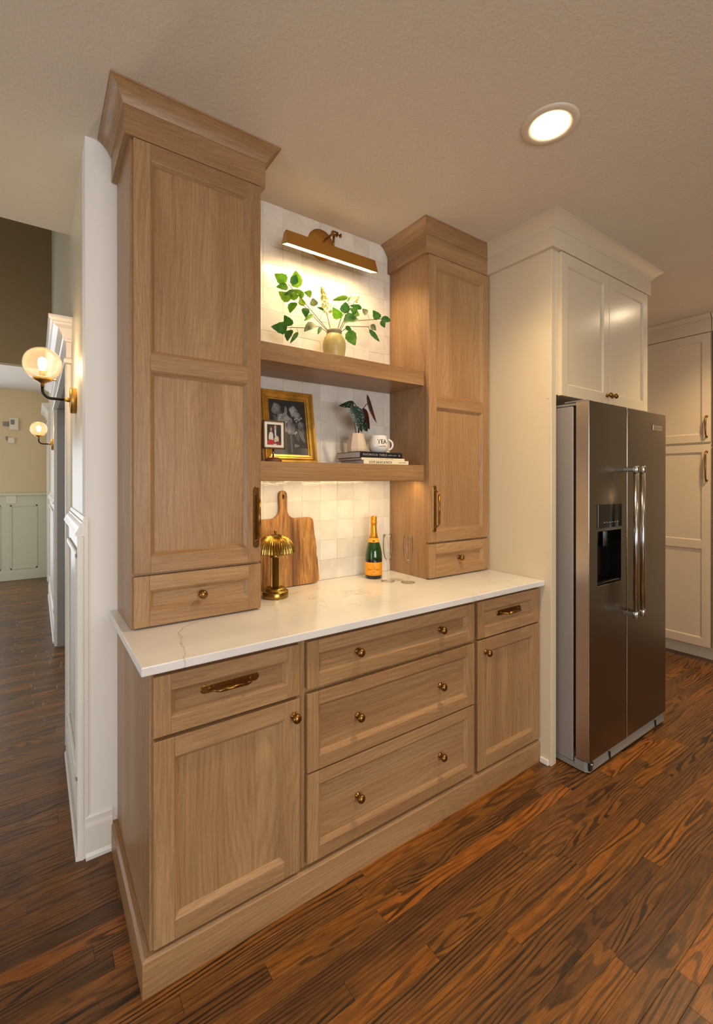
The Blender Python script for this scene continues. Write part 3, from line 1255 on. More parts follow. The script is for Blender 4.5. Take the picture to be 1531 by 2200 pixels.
def fridge_door(u0, u1, hole=None):
    g = MB()
    r = .004
    if not hole:
        g.box(u0, YF, Z0f, u1, -.163, Z1f, M_STEEL, r, seg=2)
    else:
        (a0, a1, c0, c1) = hole
        # front skin with a real recess
        xs = [u0, a0, a1, u1]
        zs = [Z0f, c0, c1, Z1f]
        for i in range(3):
            for j in range(3):
                if i == 1 and j == 1:
                    continue
                g.poly([(xs[i], YF, zs[j]), (xs[i + 1], YF, zs[j]), (xs[i + 1], YF, zs[j + 1]), (xs[i], YF, zs[j + 1])], M_STEEL)
        g.poly([(u0, YF, Z0f), (u0, -.163, Z0f), (u0, -.163, Z1f), (u0, YF, Z1f)], M_STEELW)
        g.poly([(u1, YF, Z0f), (u1, -.163, Z0f), (u1, -.163, Z1f), (u1, YF, Z1f)], M_STEEL)
        g.poly([(u0, YF, Z1f), (u1, YF, Z1f), (u1, -.163, Z1f), (u0, -.163, Z1f)], M_STEEL)
        g.poly([(u0, YF, Z0f), (u1, YF, Z0f), (u1, -.163, Z0f), (u0, -.163, Z0f)], M_STEEL)
        g.poly([(u0, -.163, Z0f), (u1, -.163, Z0f), (u1, -.163, Z1f), (u0, -.163, Z1f)], M_STEEL)
        bmesh.ops.remove_doubles(g.bm, verts=g.bm.verts, dist=.0001)
    return g.obj('door', M_STEEL, fr)


dA = fridge_door(X0, XG - .004, (1.975, 2.214, .898, 1.163))
dB = fridge_door(XG + .004, X1)
for (dd, xe) in ((dA, X0), (dB, XG + .004)):
    g = MB()
    g.box(xe - .0012, YF - .0012, Z0f + .002, xe + .0035, YF + .0025, Z1f - .002, M_CHROME, .0008)
    g.obj('edge_trim', M_CHROME, dd, 'bright vertical edge strip')
# dispenser
g = MB()
g.box(1.975, YF - .0035, 1.178, 2.214, YF + .001, 1.296, M_DARKPL, .0012)
g.obj('control_panel', M_DARKPL, dA, 'glossy black control panel')
g = MB()
a0, a1, c0, c1, dy = 1.975, 2.214, .898, 1.163, .055
P_ = [(a0, c0), (a1, c0), (a1, c1), (a0, c1)]
for i in range(4):
    j = (i + 1) % 4
    g.poly([(P_[i][0], YF, P_[i][1]), (P_[j][0], YF, P_[j][1]), (P_[j][0], YF + dy, P_[j][1]), (P_[i][0], YF + dy, P_[i][1])], M_DARKPL)
g.poly([(x, YF + dy, z) for x, z in P_], M_DARKPL)
g.box(2.06, YF + .012, 1.08, 2.10, YF + .04, 1.162, M_DARKPL, .004)
g.box(a0 + .002, YF + .002, c0 + .001, a1 - .002, YF + dy, c0 + .012, M_BLACK, .002)
for k in range(7):
    g.box(a0 + .02 + k * .028, YF + .006, c0 + .012, a0 + .036 + k * .028, YF + dy - .006, c0 + .015, M_DARKPL)
g.obj('dispenser_recess', M_DARKPL, dA, 'black ice and water dispenser recess')
g = MB()
g.box(a1 - .003, YF - .002, c0 - .001, a1 + .001, YF + .001, c1 + .001, M_CHROME)
g.box(a0, YF - .002, c0 - .003, a1 + .001, YF + .001, c0, M_CHROME)
g.obj('recess_trim', M_CHROME, dA)
g = MB()
for k in range(6):
    g.box(2.03 + k * .026, YF - .0042, 1.203, 2.043 + k * .026, YF - .0034, 1.2055, M_SPINETXT)
g.obj('control_marks', M_SPINETXT, dA)


def bar_handle(x, parent, lean):
    g = MB()
    zt, zb = 1.470, .728
    yo = YF - .062
    g.lathe([(.0122, 0), (.0122, zt - zb)], (x, yo, zb), (0, 0, 1), 20, M_CHROME)
    for z in (zt, zb):
        g.lathe([(.0135, -.017), (.0148, -.015), (.0148, .015), (.0135, .017)], (x, yo, z), (0, 0, 1), 20, M_CHROME)
        g.box(x - .009, yo + .004, z - .010, x + .009, YF + .0005, z + .010, M_CHROME, .003)
    return g.obj('handle', M_CHROME, parent, 'long polished bar handle')


bar_handle(XG - .037, dA, -1)
bar_handle(XG + .037, dB, 1)
g = MB()
g.box(2.578, YF - .003, 1.697, 2.690, YF + .0005, 1.725, M_CHROME, .001)
bd = g.obj('badge', M_CHROME, dB, 'small bright nameplate')
g = MB()
for k in range(10):
    g.box(2.590 + k * .0092, YF - .0036, 1.708, 2.5965 + k * .0092, YF - .0029, 1.714, M_GRILLE)
g.obj('badge_marks', M_GRILLE, dB)
# toe grille with notch and hinge
g = MB()
sect = [(X0 + .002, -.160), (X0 + .004, -.205), (X0 + .018, -.222), (X0 + .20, -.226), (X1 - .14, -.226), (X1 - .012, -.222), (X1 - .002, -.205), (X1 - .002, -.160)]
lo, hi = [], []
for k, (x, y) in enumerate(sect):
    zl = .008 if k in (0, 1, 2, 5, 6, 7) else .016
    lo.append(g.bm.verts.new((x, y, zl)))
    hi.append(g.bm.verts.new((x, y + .006, .056)))
for k in range(len(sect) - 1):
    g.bm.faces.new([lo[k], lo[k + 1], hi[k + 1], hi[k]])
g.bm.faces.new(hi)
g.bm.faces.new(lo)
g.box(X0 + .002, -.16, .008, X1 - .002, .02, .030, M_GRILLE)
g.box(X0 + .195, -.231, .016, X0 + .202, -.222, .052, M_DARK)
g.box(X1 - .142, -.231, .012, X1 - .136, -.222, .052, M_DARK)
g.obj('toe_grille', M_GRILLE, fr, 'grey plastic toe grille')
g = MB()
g.box(X0 + .012, -.2275, .016, X0 + .040, -.215, .0615, M_DARK, .003)
g.lathe([(.007, 0), (.007, .02), (.011, .022), (.011, .030)], (X0 + .026, -.226, .026), (0, 0, 1), 12, M_CHROME)
g.obj('hinge', M_CHROME, fr, 'exposed lower door hinge')
g = MB()
g.box(X0 + .004, -.16, 1.780, X1 - .004, -.05, 1.792, M_GRILLE, .003)
g.box(X0 + .002, YF + .01, Z1f, X0 + .055, -.10, Z1f + .007, M_GRILLE, .003)
g.obj('top_cap', M_GRILLE, fr)

# ================================================================== PANTRY (faces left)
XF = 3.97


def pantry_unit(y_right, width, label, split=True):
    y0, y1 = y_right, y_right + width
    t = thing('pantry_cabinet', label, 'cabinet', (4.3, (y0 + y1) / 2, 0))
    g = MB()
    g.box(XF + .021, y0 - .002, .115, 4.615, y1 + .002, ZC - .002, M_PANTRY)
    g.obj('body', M_PANTRY, t)
    g = MB()
    g.box(XF + .115, y0 - .002, 0, 4.615, y1 + .002, .115, M_GREIGE)
    g.obj('toe_kick', M_GREIGE, t)
    F = lambda u, v, w: (XF + .0205 - w, u, v)
    for (z0, z1, ops, hz, hl) in ((.122, 1.692, [(.185, .880), (.945, 1.632)], 1.523, .22), (1.710, 2.553, [(1.772, 2.495)], 1.829, .155)):
        g = MB()
        q = door_frame(g, y0 + .003, y1 - .003, z0, z1, F, .020, .055, ops, M_PANTRY, M_PANTRY, .008, .009)
        d = g.obj('door', M_PANTRY, t)
        for p in q:
            panel(*p, F, .020, .009, M_PANTRY, 'panel', d)
        g = MB()
        yh = y0 + .026
        h = hl / 2
        xo = XF
        g.tube([(xo, yh, hz - h), (xo - .014, yh, hz - h + .004), (xo - .026, yh, hz - h + .022), (xo - .030, yh, hz), (xo - .026, yh, hz + h - .022), (xo - .014, yh, hz + h - .004), (xo, yh, hz + h)],
               [.008, .0055, .0062, .0078, .0062, .0055, .008], 10)
        for sg in (-1, 1):
            g.lathe([(.010, 0), (.010, .003), (.007, .006)], (xo, yh, hz + sg * h), (-1, 0, 0), 14)
        g.obj('handle', M_DBRASS, d)
    g = MB()
    g.sweep([(0, 2.558), (.0205, 2.558), (.0205, 2.660), (.026, 2.662), (.042, 2.698), (0, 2.698)], [(XF + .0205, y1 + .0025), (XF + .0205, y0 - .0025)], M_PANTRY)
    g.obj('crown_moulding', M_PANTRY, t)
    return t


pantry_unit(-.068, .665, 'tall cream pantry cabinet at the right edge, just behind the refrigerator')
pantry_unit(-.068 - .67, .66, 'next tall pantry cabinet, only its edge showing at the right border')


# ================================================================== CEILING DOWNLIGHTS
def can(x, y, label, spot=70, col=(1.0, .79, .56)):
    t = thing('recessed_downlight', label, 'ceiling light', (x, y, ZC - .008), 'recessed ceiling downlights')
    g = MB()
    g.lathe([(.098, .0075), (.097, .004), (.092, .001), (.080, .000), (.068, .002), (.062, .0065), (.0605, .0075)], (x, y, ZC - .008), (0, 0, 1), 48, M_RING, cap=False)
    g.obj('trim_ring', M_RING, t)
    g = MB()
    g.lathe([(.0602, 0), (0, -.0001)], (x, y, ZC - .0012), (0, 0, 1), 40, M_CANGLOW, cap=False)
    g.obj('lens', M_CANGLOW, t)
    L = light('downlight_lamp', 'SPOT', (x, y, ZC - .015), spot, col, spot_size=math.radians(138), spot_blend=.9, shadow_soft_size=.06)
    return t


can(1.262, -.420, 'glowing round recessed downlight in the kitchen ceiling', 84, (1.0, .73, .44))
can(3.45, -.56, 'recessed downlight nearer the pantry, outside the picture', 130, (1.0, .70, .39))
can(-.75, -.45, 'recessed downlight over the left end, outside the picture', 16)
can(.45, -2.2, 'recessed downlight behind the viewer on the left', 58)
can(2.6, -2.2, 'recessed downlight behind the viewer on the right', 52)


# ================================================================== HALL SCONCES
def sconce(y, zc, label, power):
    x = XW
    t = thing('wall_sconce', label, 'wall light', (x, y, zc), 'globe wall sconces')
    g = MB()
    g.lathe([(.0, 0), (.058, 0), (.058, .022), (.056, .024), (0, .024)], (x - .0003, y, zc), (-1, 0, 0), 36, M_SATIN)
    g.obj('backplate', M_SATIN, t)
    gx, gz = -.232, zc + .150
    ax = gx + .000
    g = MB()
    z0 = zc + .002
    g.lathe([(.010, 0), (.010, .012), (.0075, .014), (.0075, .022)], (x - .024, y, z0), (-1, 0, 0), 16, M_SATIN)
    g.obj('arm_collar', M_SATIN, t)
    g = MB()
    pts = [(x - .044, y, z0), (ax + .034, y, z0)]
    for k in range(1, 8):
        a = PI / 2 * k / 7
        pts.append((ax + .034 - .034 * math.sin(a), y, z0 + .034 * (1 - math.cos(a))))
    pts.append((ax, y, z0 + .050))
    g.tube(pts, .0062, 12)
    g.obj('arm', M_BLACK, t)
    g = MB()
    c0 = z0 + .048
    g.lathe([(.0075, 0), (.0075, .014), (.012, .018), (.030, .026), (.036, .030), (.036, .040), (.034, .041), (0, .041)], (ax, y, c0), (0, 0, 1), 28)
    g.lathe([(.013, .041), (.013, .070), (.011, .072)], (ax, y, c0), (0, 0, 1), 20)
    g.lathe([(.003, .034), (.003, .046), (.005, .047), (.005, .051)], (ax, y, c0 + .035), (1, 0, 0), 10)
    g.obj('lamp_holder', M_SATIN, t)
    g = MB()
    R = .0745
    n = 18
    pr = []
    a0 = math.asin(.034 / R)
    for k in range(n + 1):
        a = a0 + (PI - a0) * k / n
        pr.append((R * math.sin(a) if k < n else 0, -R * math.cos(a)))
    inn = [(max(0, r * .975), h * .975) for r, h in reversed(pr)]
    g.lathe(pr + inn, (gx, y, gz), (0, 0, 1), 40, cap=False)
    g.obj('globe', M_GLOBE, t, 'clear champagne glass globe')
    g = MB()
    g.lathe([(.008, -.028), (.012, -.018), (.016, -.004), (.0175, .008), (.015, .020), (.008, .028), (0, .030)], (gx, y, gz), (0, 0, 1), 20)
    g.obj('bulb', M_LAMPGLOW, t, 'glowing bulb')
    return t


sconce(1.08, 1.776, 'larger looking brass globe sconce nearest the camera on the hall wall', 3.2)
sconce(4.20, 1.777, 'smaller looking brass globe sconce beyond the hall opening', 3.6)

th = thing('thermostat', 'square white control box high on the far cream wall', 'thermostat', (-.51, 6.73, 2.12))
box(-.56, 6.700, 2.125, -.455, 6.7295, 2.295, 'housing', M_PLAST, th, .004)
box(-.545, 6.697, 2.20, -.50, 6.700, 2.27, 'display', M_GRILLE, th)
box(-.63, 6.706, 2.175, -.565, 6.7295, 2.235, 'side_box', M_GRILLE, th, .003)
th2 = thing('door_chime', 'small pale box below the thermostat on the far wall', 'wall device', (-.53, 6.73, 1.95))
box(-.575, 6.705, 1.935, -.50, 6.7295, 2.015, 'housing', M_PLAST, th2, .004)
box(-.60, 6.708, 1.98, -.577, 6.7295, 2.03, 'button', M_GRILLE, th2, .003)
ol = thing('switch_plate', 'cream switch plate on the far wainscot under its rail', 'switch', (-.54, 6.71, 1.08))
box(-.600, 6.7075, 1.085, -.482, 6.7145, 1.195, 'plate', M_PLAST, ol, .002)
for k in range(3):
    box(-.588 + k * .035, 6.7045, 1.115, -.566 + k * .035, 6.708, 1.165, 'switch', M_PLAST, ol, .001)

# ================================================================== PICTURE LIGHT
pc = thing('picture_light', 'brass trough picture light on the tiled wall above the vase', 'picture light', (.905, .60, 2.585))
g = MB()
g.lathe([(0, 0), (.075, 0), (.075, .010), (.072, .013), (.030, .016), (0, .016)], (.905, .6055, 2.588), (0, -1, 0), 40)
g.obj('backplate', M_SATIN, pc)
g = MB()
g.tube([(.905, .592, 2.590), (.903, .55, 2.594), (.900, .49, 2.590), (.898, .463, 2.580)], .0055, 12)
g.lathe([(.012, -.014), (.012, .014)], (.897, .458, 2.578), (1, 0, 0), 20)
g.tube([(.911, .458, 2.578), (.926, .458, 2.578)], .004, 10)
g.lathe([(.004, 0), (.010, .003), (.010, .007), (.004, .010)], (.925, .458, 2.578), (1, 0, 0), 14)
g.tube([(.893, .460, 2.572), (.891, .461, 2.508)], .0055, 10)
g.obj('arm', M_DBRASS, pc)
g = MB()
xa, xb = .634, 1.135
sec = [(.430, 2.446), (.448, 2.513), (.456, 2.518), (.470, 2.518), (.478, 2.513), (.490, 2.466)]
ins = [(.433, 2.447), (.451, 2.510), (.457, 2.5145), (.469, 2.5145), (.475, 2.510), (.4865, 2.4655)]
xt = .010
def sx(x, z):   # ends lean in slightly toward the top
    k = (z - 2.446) / .072
    return x + (xt if x < .9 else -xt * .6) * k
for A, flip in ((sec, 0), (ins, 1)):
    for i in range(len(A) - 1):
        a, b = A[i], A[i + 1]
        g.poly([(sx(xa, a[1]), *a), (sx(xb, a[1]), *a), (sx(xb, b[1]), *b), (sx(xa, b[1]), *b)], M_REFL if flip else M_SATIN)
for x in (xa, xb):
    s_ = 1 if x < .9 else -1
    g.poly([(sx(x, p[1]), *p) for p in sec], M_SATIN)
    g.poly([(sx(x, p[1]) + s_ * .003, *p) for p in ins], M_REFL)
for e in (0, -1):
    g.poly([(xa, *sec[e]), (xb, *sec[e]), (xb, *ins[e]), (xa, *ins[e])], M_SATIN)
g.obj('shade', M_SATIN, pc, 'long brass trough shade')
for k, (u0, u1) in enumerate(((.66, .865), (.905, 1.11))):
    g = MB()
    g.lathe([(.0, 0), (.010, .002), (.0105, u1 - u0 - .002), (0, u1 - u0)], (u0, .461, 2.480), (1, 0, 0), 16)
    g.obj('tube_lamp', M_PICGLOW, pc, 'glowing tube lamp')
light('picture_lamp_light', 'AREA', (.885, .461, 2.466), 2.6, (1.0, .69, .34), (math.radians(2), 0, 0), shape='RECTANGLE', size=.46, size_y=.03)

# ================================================================== SHELF AND COUNTER OBJECTS
VX, VY, VZ = .902, .470, 1.967
vs = thing('vase', 'squat straw-coloured stoneware vase on the upper shelf', 'vase', (VX, VY, VZ))
g = MB()
pr = [(0, 0), (.036, 0), (.040, .004), (.050, .040), (.0555, .075), (.055, .095), (.048, .120), (.036, .137), (.031, .141), (.0305, .144)]
g.lathe(pr, (VX, VY, VZ), n=40, m=M_VASE, cap=False)
g.obj('body', M_VASE, vs)
g = MB()
g.lathe([(.0305, .1435), (.0325, .146), (.0355, .152), (.0355, .157), (.033, .159), (.029, .156), (.026, .14), (.028, .08), (0, .03)], (VX, VY, VZ), n=40, m=M_VASERIM, cap=False)
g.obj('rim', M_VASERIM, vs, 'sage green collar')

LEAVES = [
 ('A',(0.638, 0.44, 2.279),(0.576, 0.425, 2.291),0.039,0),
 ('A',(0.65, 0.45, 2.265),(0.588, 0.435, 2.245),0.026,0),
 ('A',(0.707, 0.47, 2.28),(0.688, 0.455, 2.349),0.047,1),
 ('A',(0.672, 0.445, 2.277),(0.679, 0.43, 2.32),0.028,2),
 ('B',(0.678, 0.47, 2.224),(0.608, 0.455, 2.231),0.039,1),
 ('A',(0.679, 0.45, 2.256),(0.627, 0.435, 2.223),0.014,2),
 ('A',(0.717, 0.44, 2.252),(0.65, 0.425, 2.243),0.015,1),
 ('B',(0.697, 0.46, 2.223),(0.663, 0.445, 2.244),0.028,1),
 ('A',(0.734, 0.46, 2.246),(0.692, 0.445, 2.251),0.022,0),
 ('B',(0.745, 0.48, 2.211),(0.714, 0.465, 2.239),0.026,1),
 ('B',(0.688, 0.46, 2.209),(0.656, 0.445, 2.151),0.034,0),
 ('B',(0.741, 0.46, 2.196),(0.736, 0.445, 2.149),0.028,2),
 ('B',(0.778, 0.45, 2.17),(0.721, 0.435, 2.125),0.017,0),
 ('A',(0.797, 0.5, 2.28),(0.753, 0.485, 2.277),0.026,1),
 ('A',(0.806, 0.49, 2.226),(0.788, 0.475, 2.255),0.030,3),
 ('A',(0.864, 0.5, 2.224),(0.818, 0.485, 2.223),0.011,2),
 ('C',(0.668, 0.45, 2.098),(0.623, 0.435, 2.129),0.032,2),
 ('C',(0.638, 0.43, 2.077),(0.562, 0.415, 2.06),0.041,2),
 ('C',(0.663, 0.45, 2.079),(0.638, 0.435, 2.021),0.032,2),
 ('C',(0.694, 0.44, 2.072),(0.648, 0.425, 2.012),0.015,2),
 ('C',(0.788, 0.45, 2.13),(0.723, 0.435, 2.085),0.034,3),
 ('C',(0.825, 0.46, 2.126),(0.797, 0.445, 2.081),0.015,2),
 ('E',(0.94, 0.47, 2.192),(0.884, 0.455, 2.221),0.039,0),
 ('E',(0.962, 0.44, 2.288),(0.866, 0.425, 2.248),0.019,1),
 ('E',(1.013, 0.46, 2.307),(0.96, 0.445, 2.276),0.017,2),
 ('E',(0.964, 0.47, 2.219),(0.956, 0.455, 2.27),0.039,2),
 ('E',(1.05, 0.45, 2.258),(0.972, 0.435, 2.25),0.019,2),
 ('E',(1.015, 0.44, 2.234),(0.965, 0.425, 2.228),0.032,2),
 ('F',(1.003, 0.43, 2.198),(0.92, 0.415, 2.159),0.052,2),
 ('F',(1.09, 0.46, 2.241),(1.049, 0.445, 2.252),0.022,3),
 ('F',(1.165, 0.46, 2.231),(1.116, 0.445, 2.255),0.032,2),
 ('F',(1.161, 0.44, 2.224),(1.22, 0.425, 2.228),0.026,2),
 ('F',(1.172, 0.45, 2.223),(1.181, 0.435, 2.183),0.022,2),
 ('G',(1.121, 0.47, 2.197),(1.141, 0.455, 2.167),0.022,3),
 ('G',(1.094, 0.45, 2.162),(1.149, 0.435, 2.106),0.019,2),
 ('G',(0.953, 0.45, 2.15),(0.98, 0.435, 2.129),0.017,2),
 ('G',(0.949, 0.42, 2.121),(0.978, 0.405, 2.052),0.043,0),
 ('E',(0.997, 0.46, 2.232),(1.033, 0.445, 2.217),0.026,1),
]
STEMS = {
 'A': [(0.871, 0.47, 2.116), (0.794, 0.46, 2.172), (0.737, 0.46, 2.218), (0.67, 0.455, 2.266), (0.65, 0.45, 2.279)],
 'B': [(0.869, 0.475, 2.117), (0.777, 0.465, 2.174), (0.732, 0.46, 2.204), (0.673, 0.46, 2.219)],
 'C': [(0.858, 0.47, 2.113), (0.813, 0.46, 2.125), (0.731, 0.45, 2.1), (0.668, 0.45, 2.09), (0.645, 0.44, 2.082)],
 'D': [(0.89, 0.48, 2.12), (0.877, 0.5, 2.218)],
 'E': [(0.919, 0.47, 2.125), (0.94, 0.47, 2.192), (0.974, 0.465, 2.246), (0.981, 0.46, 2.29)],
 'F': [(0.932, 0.465, 2.126), (0.951, 0.455, 2.168), (1.012, 0.45, 2.188), (1.134, 0.45, 2.22), (1.165, 0.445, 2.227)],
 'G': [(0.942, 0.465, 2.128), (0.972, 0.455, 2.155), (1.089, 0.45, 2.174), (1.1, 0.45, 2.16)],
 'H': [(0.93, 0.475, 2.128), (0.989, 0.48, 2.236), (1.043, 0.48, 2.316)],
}
VIEW = Vector((-.6, -.8, -.35)).normalized()      # leaves mostly present their faces to the room


def leaf(base, tip, w, m, parent, curl=.10, name='leaf', bulge=0.0, serr=True, face=None):
    b, t = Vector(base), Vector(tip)
    ax = t - b
    L = ax.length
    ax.normalize()
    nrm = (face or VIEW)
    nrm = (nrm - ax * nrm.dot(ax)).normalized()
    sd = ax.cross(nrm)
    g = MB()
    n = 8
    mid, lf, rt = [], [], []
    for k in range(n + 1):
        s = k / n
        hw = w / 2 * (math.sin(PI * s ** .72) ** .85 if 0 < s < 1 else 0)
        if serr and 0 < k < n:
            hw *= 1 + (.06 if k % 2 else -.05)
        z = -curl * L * (s - .3) ** 2
        c = b + ax * (L * s) + nrm * z + sd * (bulge * math.sin(PI * s))
        mid.append(g.bm.verts.new(c))
        if 0 < k < n:
            up = nrm * (hw * .28)
            lf.append(g.bm.verts.new(c + sd * hw + up))
            rt.append(g.bm.verts.new(c - sd * hw + up))
        else:
            lf.append(None)
            rt.append(None)
    for k in range(n):
        for S, sg in ((lf, 1), (rt, -1)):
            q = [mid[k], mid[k + 1], S[k + 1], S[k]]
            q = [v for v in q if v is not None]
            if len(q) > 2:
                f = g.bm.faces.new(q if sg > 0 else q[::-1])
                f.smooth = True
    return g.obj(name, m, parent)


def near_stem(p, pts):
    best = None
    p = Vector(p)
    for a, b in zip(pts, pts[1:]):
        a, b = Vector(a), Vector(b)
        t = max(0, min(1, (p - a).dot(b - a) / (b - a).length_squared))
        q = a + (b - a) * t
        if best is None or (q - p).length < (best - p).length:
            best = q
    return best


BLAB = {'A': 'topmost left leafy branch in the vase, reaching highest toward the lamp',
        'B': 'leafy branch leaning left in the vase, just under the topmost one',
        'C': 'low leafy branch reaching level to the left out of the vase',
        'E': 'bushy upright leafy branch right of the cream flower spike',
        'F': 'long leafy branch reaching farthest right toward the oak tower',
        'G': 'lowest right leafy branch drooping beside the vase'}
for k, pts in STEMS.items():
    if k in ('D', 'H'):
        continue
    t = thing('leafy_branch', BLAB[k], 'branch', pts[0])
    t['group'] = 'branches in the vase'
    g = MB()
    p0 = [(VX + (pts[0][0] - VX) * .3, VY, VZ + .05)] + pts
    g.tube(p0, [.0016] * (len(p0) - 1) + [.0009], 6)
    for L in LEAVES:
        if L[0] == k:
            q = near_stem(L[1], pts)
            if (q - Vector(L[1])).length > .003:
                g.tube([q, (q + Vector(L[1])) / 2 + Vector((0, 0, .002)), L[1]], .0008, 5)
    g.obj('stem', M_STEM, t)
    for L in LEAVES:
        if L[0] == k:
            tilt = Vector((rnd.uniform(-.35, .35), rnd.uniform(-.1, .2), rnd.uniform(-.4, .4)))
            leaf(L[1], L[2], L[3] * 1.28, M_LF[L[4]], t, rnd.uniform(.05, .45), face=VIEW + tilt)


def flower(stem, base, top, r0, label, seed, n=150):
    t = thing('flower_stem', label, 'flower', stem[0])
    g = MB()
    g.tube([(VX + (stem[0][0] - VX) * .3, VY, VZ + .05)] + list(stem), .0018, 6)
    g.obj('stem', M_STEM, t)
    g = MB()
    rr = random.Random(seed)
    b, tp = Vector(base), Vector(top)
    ax = (tp - b)
    for i in range(n):
        s = rr.random() ** .8
        rad = r0 * ((1 - s) ** .65) * (.75 if s > .08 else .5)
        a = rr.uniform(0, 2 * PI)
        u = ax.normalized().orthogonal().normalized()
        w = ax.normalized().cross(u)
        c = b + ax * s + (u * math.cos(a) + w * math.sin(a)) * rad * rr.uniform(.6, 1)
        nn = Vector((rr.uniform(-1, 1), rr.uniform(-1.3, .3), rr.uniform(-.6, 1))).normalized()
        e1 = nn.orthogonal().normalized()
        e2 = nn.cross(e1)
        sz = rr.uniform(.006, .0095)
        for q in range(4):
            a0 = q * PI / 2 + rr.uniform(-.2, .2)
            d1 = e1 * math.cos(a0) + e2 * math.sin(a0)
            d2 = e1 * math.cos(a0 + .7) + e2 * math.sin(a0 + .7)
            d3 = e1 * math.cos(a0 - .7) + e2 * math.sin(a0 - .7)
            g.poly([c, c + d3 * sz * .6, c + d1 * sz + nn * sz * .2, c + d2 * sz * .6])
    o = g.obj('blossom', M_PETAL, t, 'cone of small cream florets')
    o['kind'] = 'stuff'
    return t


flower(STEMS['D'], (.882, .492, 2.205), (.832, .472, 2.318), .036, 'large cream hydrangea spike in the middle of the vase', 3)
flower(STEMS['H'], (1.035, .48, 2.295), (1.048, .478, 2.325), .014, 'small cream blossom at upper right in the vase', 5, 26)

# --- big gilt frame leaning on the tiles
SZ = 1.490


def frame_fn(cx, yb_, z0, lean):
    """picture-plane coordinates (x, up, out) -> world, leaning back by lean radians"""
    ca, sa = math.cos(lean), math.sin(lean)
    return lambda x, v, w=0: (cx + x, yb_ + v * sa - w * ca, z0 + v * ca + w * sa)


lean = math.asin(.055 / .345)
Ff = frame_fn(.7085, .545, SZ + .0005, lean)
fw_, fh_ = .269, .343
pf = thing('framed_picture', 'large ornate gold frame with monochrome flower painting, leaning on tiles', 'picture frame', (.7085, .54, SZ))
g = MB()
# moulding profile: (inset, out)
mp = [(0, .0), (0, .022), (.004, .027), (.012, .026), (.022, .017), (.027, .016), (.030, .019), (.034, .018), (.036, .012), (.040, .011), (.042, .006)]
cs = []
for ins_, o_ in mp:
    x = fw_ / 2 - ins_
    cs.append([Ff(-x, ins_, o_), Ff(x, ins_, o_), Ff(x, fh_ - ins_, o_), Ff(-x, fh_ - ins_, o_)])
vv = [[g.bm.verts.new(p) for p in c] for c in cs]
for a, b in zip(vv, vv[1:]):
    for k in range(4):
        j = (k + 1) % 4
        g.bm.faces.new([a[k], a[j], b[j], b[k]])
g.bm.faces.new(vv[0][::-1])
fo = g.obj('frame', M_GILT, pf, 'gold leaf moulding')


def blob(U, V, cx, cy, rx, ry, rot=0):
    c, s = math.cos(rot), math.sin(rot)
    x = (U - cx) * c + (V - cy) * s
    y = -(U - cx) * s + (V - cy) * c
    return (x / rx) ** 2 + (y / ry) ** 2


def painting(U, V):
    rs = np.random.RandomState(2)
    G = .022 + .012 * (1 - V) + 0 * U
    G = np.where(V < .13, .10 + .05 * np.sin(U * 7), G)
    G = np.where((blob(U, V, .48, .17, .30, .04) < 1), .16, G)
    # vase
    d = blob(U, V, .48, .24, .17, .22)
    G = np.where((d < 1) & (V < .42), .045 + .05 * np.exp(-((U - .40) / .03) ** 2) + .10 * np.exp(-((U - .56) / .02) ** 2), G)

    def rose(G, cx, cy, r, br, petals=5, el=1.0, rot=0.0):
        d = np.sqrt(blob(U, V, cx, cy, r, r * el, rot))
        th = np.arctan2(V - cy, U - cx)
        w = .5 + .5 * np.sin(d * 7.5 + 2.2 * np.sin(th * 2 + d * 5 + cx * 9) + th * 1.0)
        w = w ** .7
        edge = 1 + .10 * np.sin(th * petals)
        s = br * (.45 + .55 * w) * (1.1 - .45 * d) * (1 - .25 * (U - cx) / r)
        return np.where(d < edge, np.maximum(s, .02), G)

    def lf(G, cx, cy, L, w, rot, b):
        d = blob(U, V, cx, cy, L, w, rot)
        c, s = math.cos(rot), math.sin(rot)
        y = -(U - cx) * s + (V - cy) * c
        return np.where(d < 1, b * (.5 + .5 * (np.abs(y) / w)), G)
    for q in ((.20, .62, .13, .045, 2.3, .16), (.14, .50, .10, .05, 1.9, .10), (.30, .74, .15, .05, -.9, .14), (.46, .80, .09, .032, 1.5, .30), (.74, .52, .14, .07, .1, .08), (.86, .36, .15, .04, -1.0, .22),
              (.72, .38, .14, .05, -1.1, .12), (.24, .44, .13, .05, .5, .08), (.90, .45, .10, .03, -1.4, .16), (.35, .40, .16, .05, .9, .07), (.60, .42, .12, .05, 2.0, .06)):
        G = lf(G, *q)
    G = rose(G, .20, .83, .12, .30, 4, .85, .5)
    G = rose(G, .68, .80, .12, .44, 5, .85, -.6)
    G = rose(G, .78, .72, .08, .36, 4, 1.1)
    G = rose(G, .40, .58, .215, .50, 6, .85)
    G = rose(G, .56, .50, .13, .36, 5)
    G = rose(G, .86, .55, .09, .26, 4, .8)
    for cx, cy in ((.70, .66), (.76, .68), (.83, .66), (.88, .69), (.74, .62), (.68, .40), (.72, .42)):
        G = np.where(blob(U, V, cx, cy, .022, .018) < 1, .42, G)
    G = np.clip(G, .012, .8)
    return np.stack([G * 1.04, G, G * .95], -1)


iw, ih = fw_ - .082, fh_ - .082
Fp = frame_fn(.7085, .545, SZ + .0005, lean)
grid_print(iw, ih, 90, 130, painting, lambda x, v: Fp(x, v + .041, .0068), 'painting', pf)

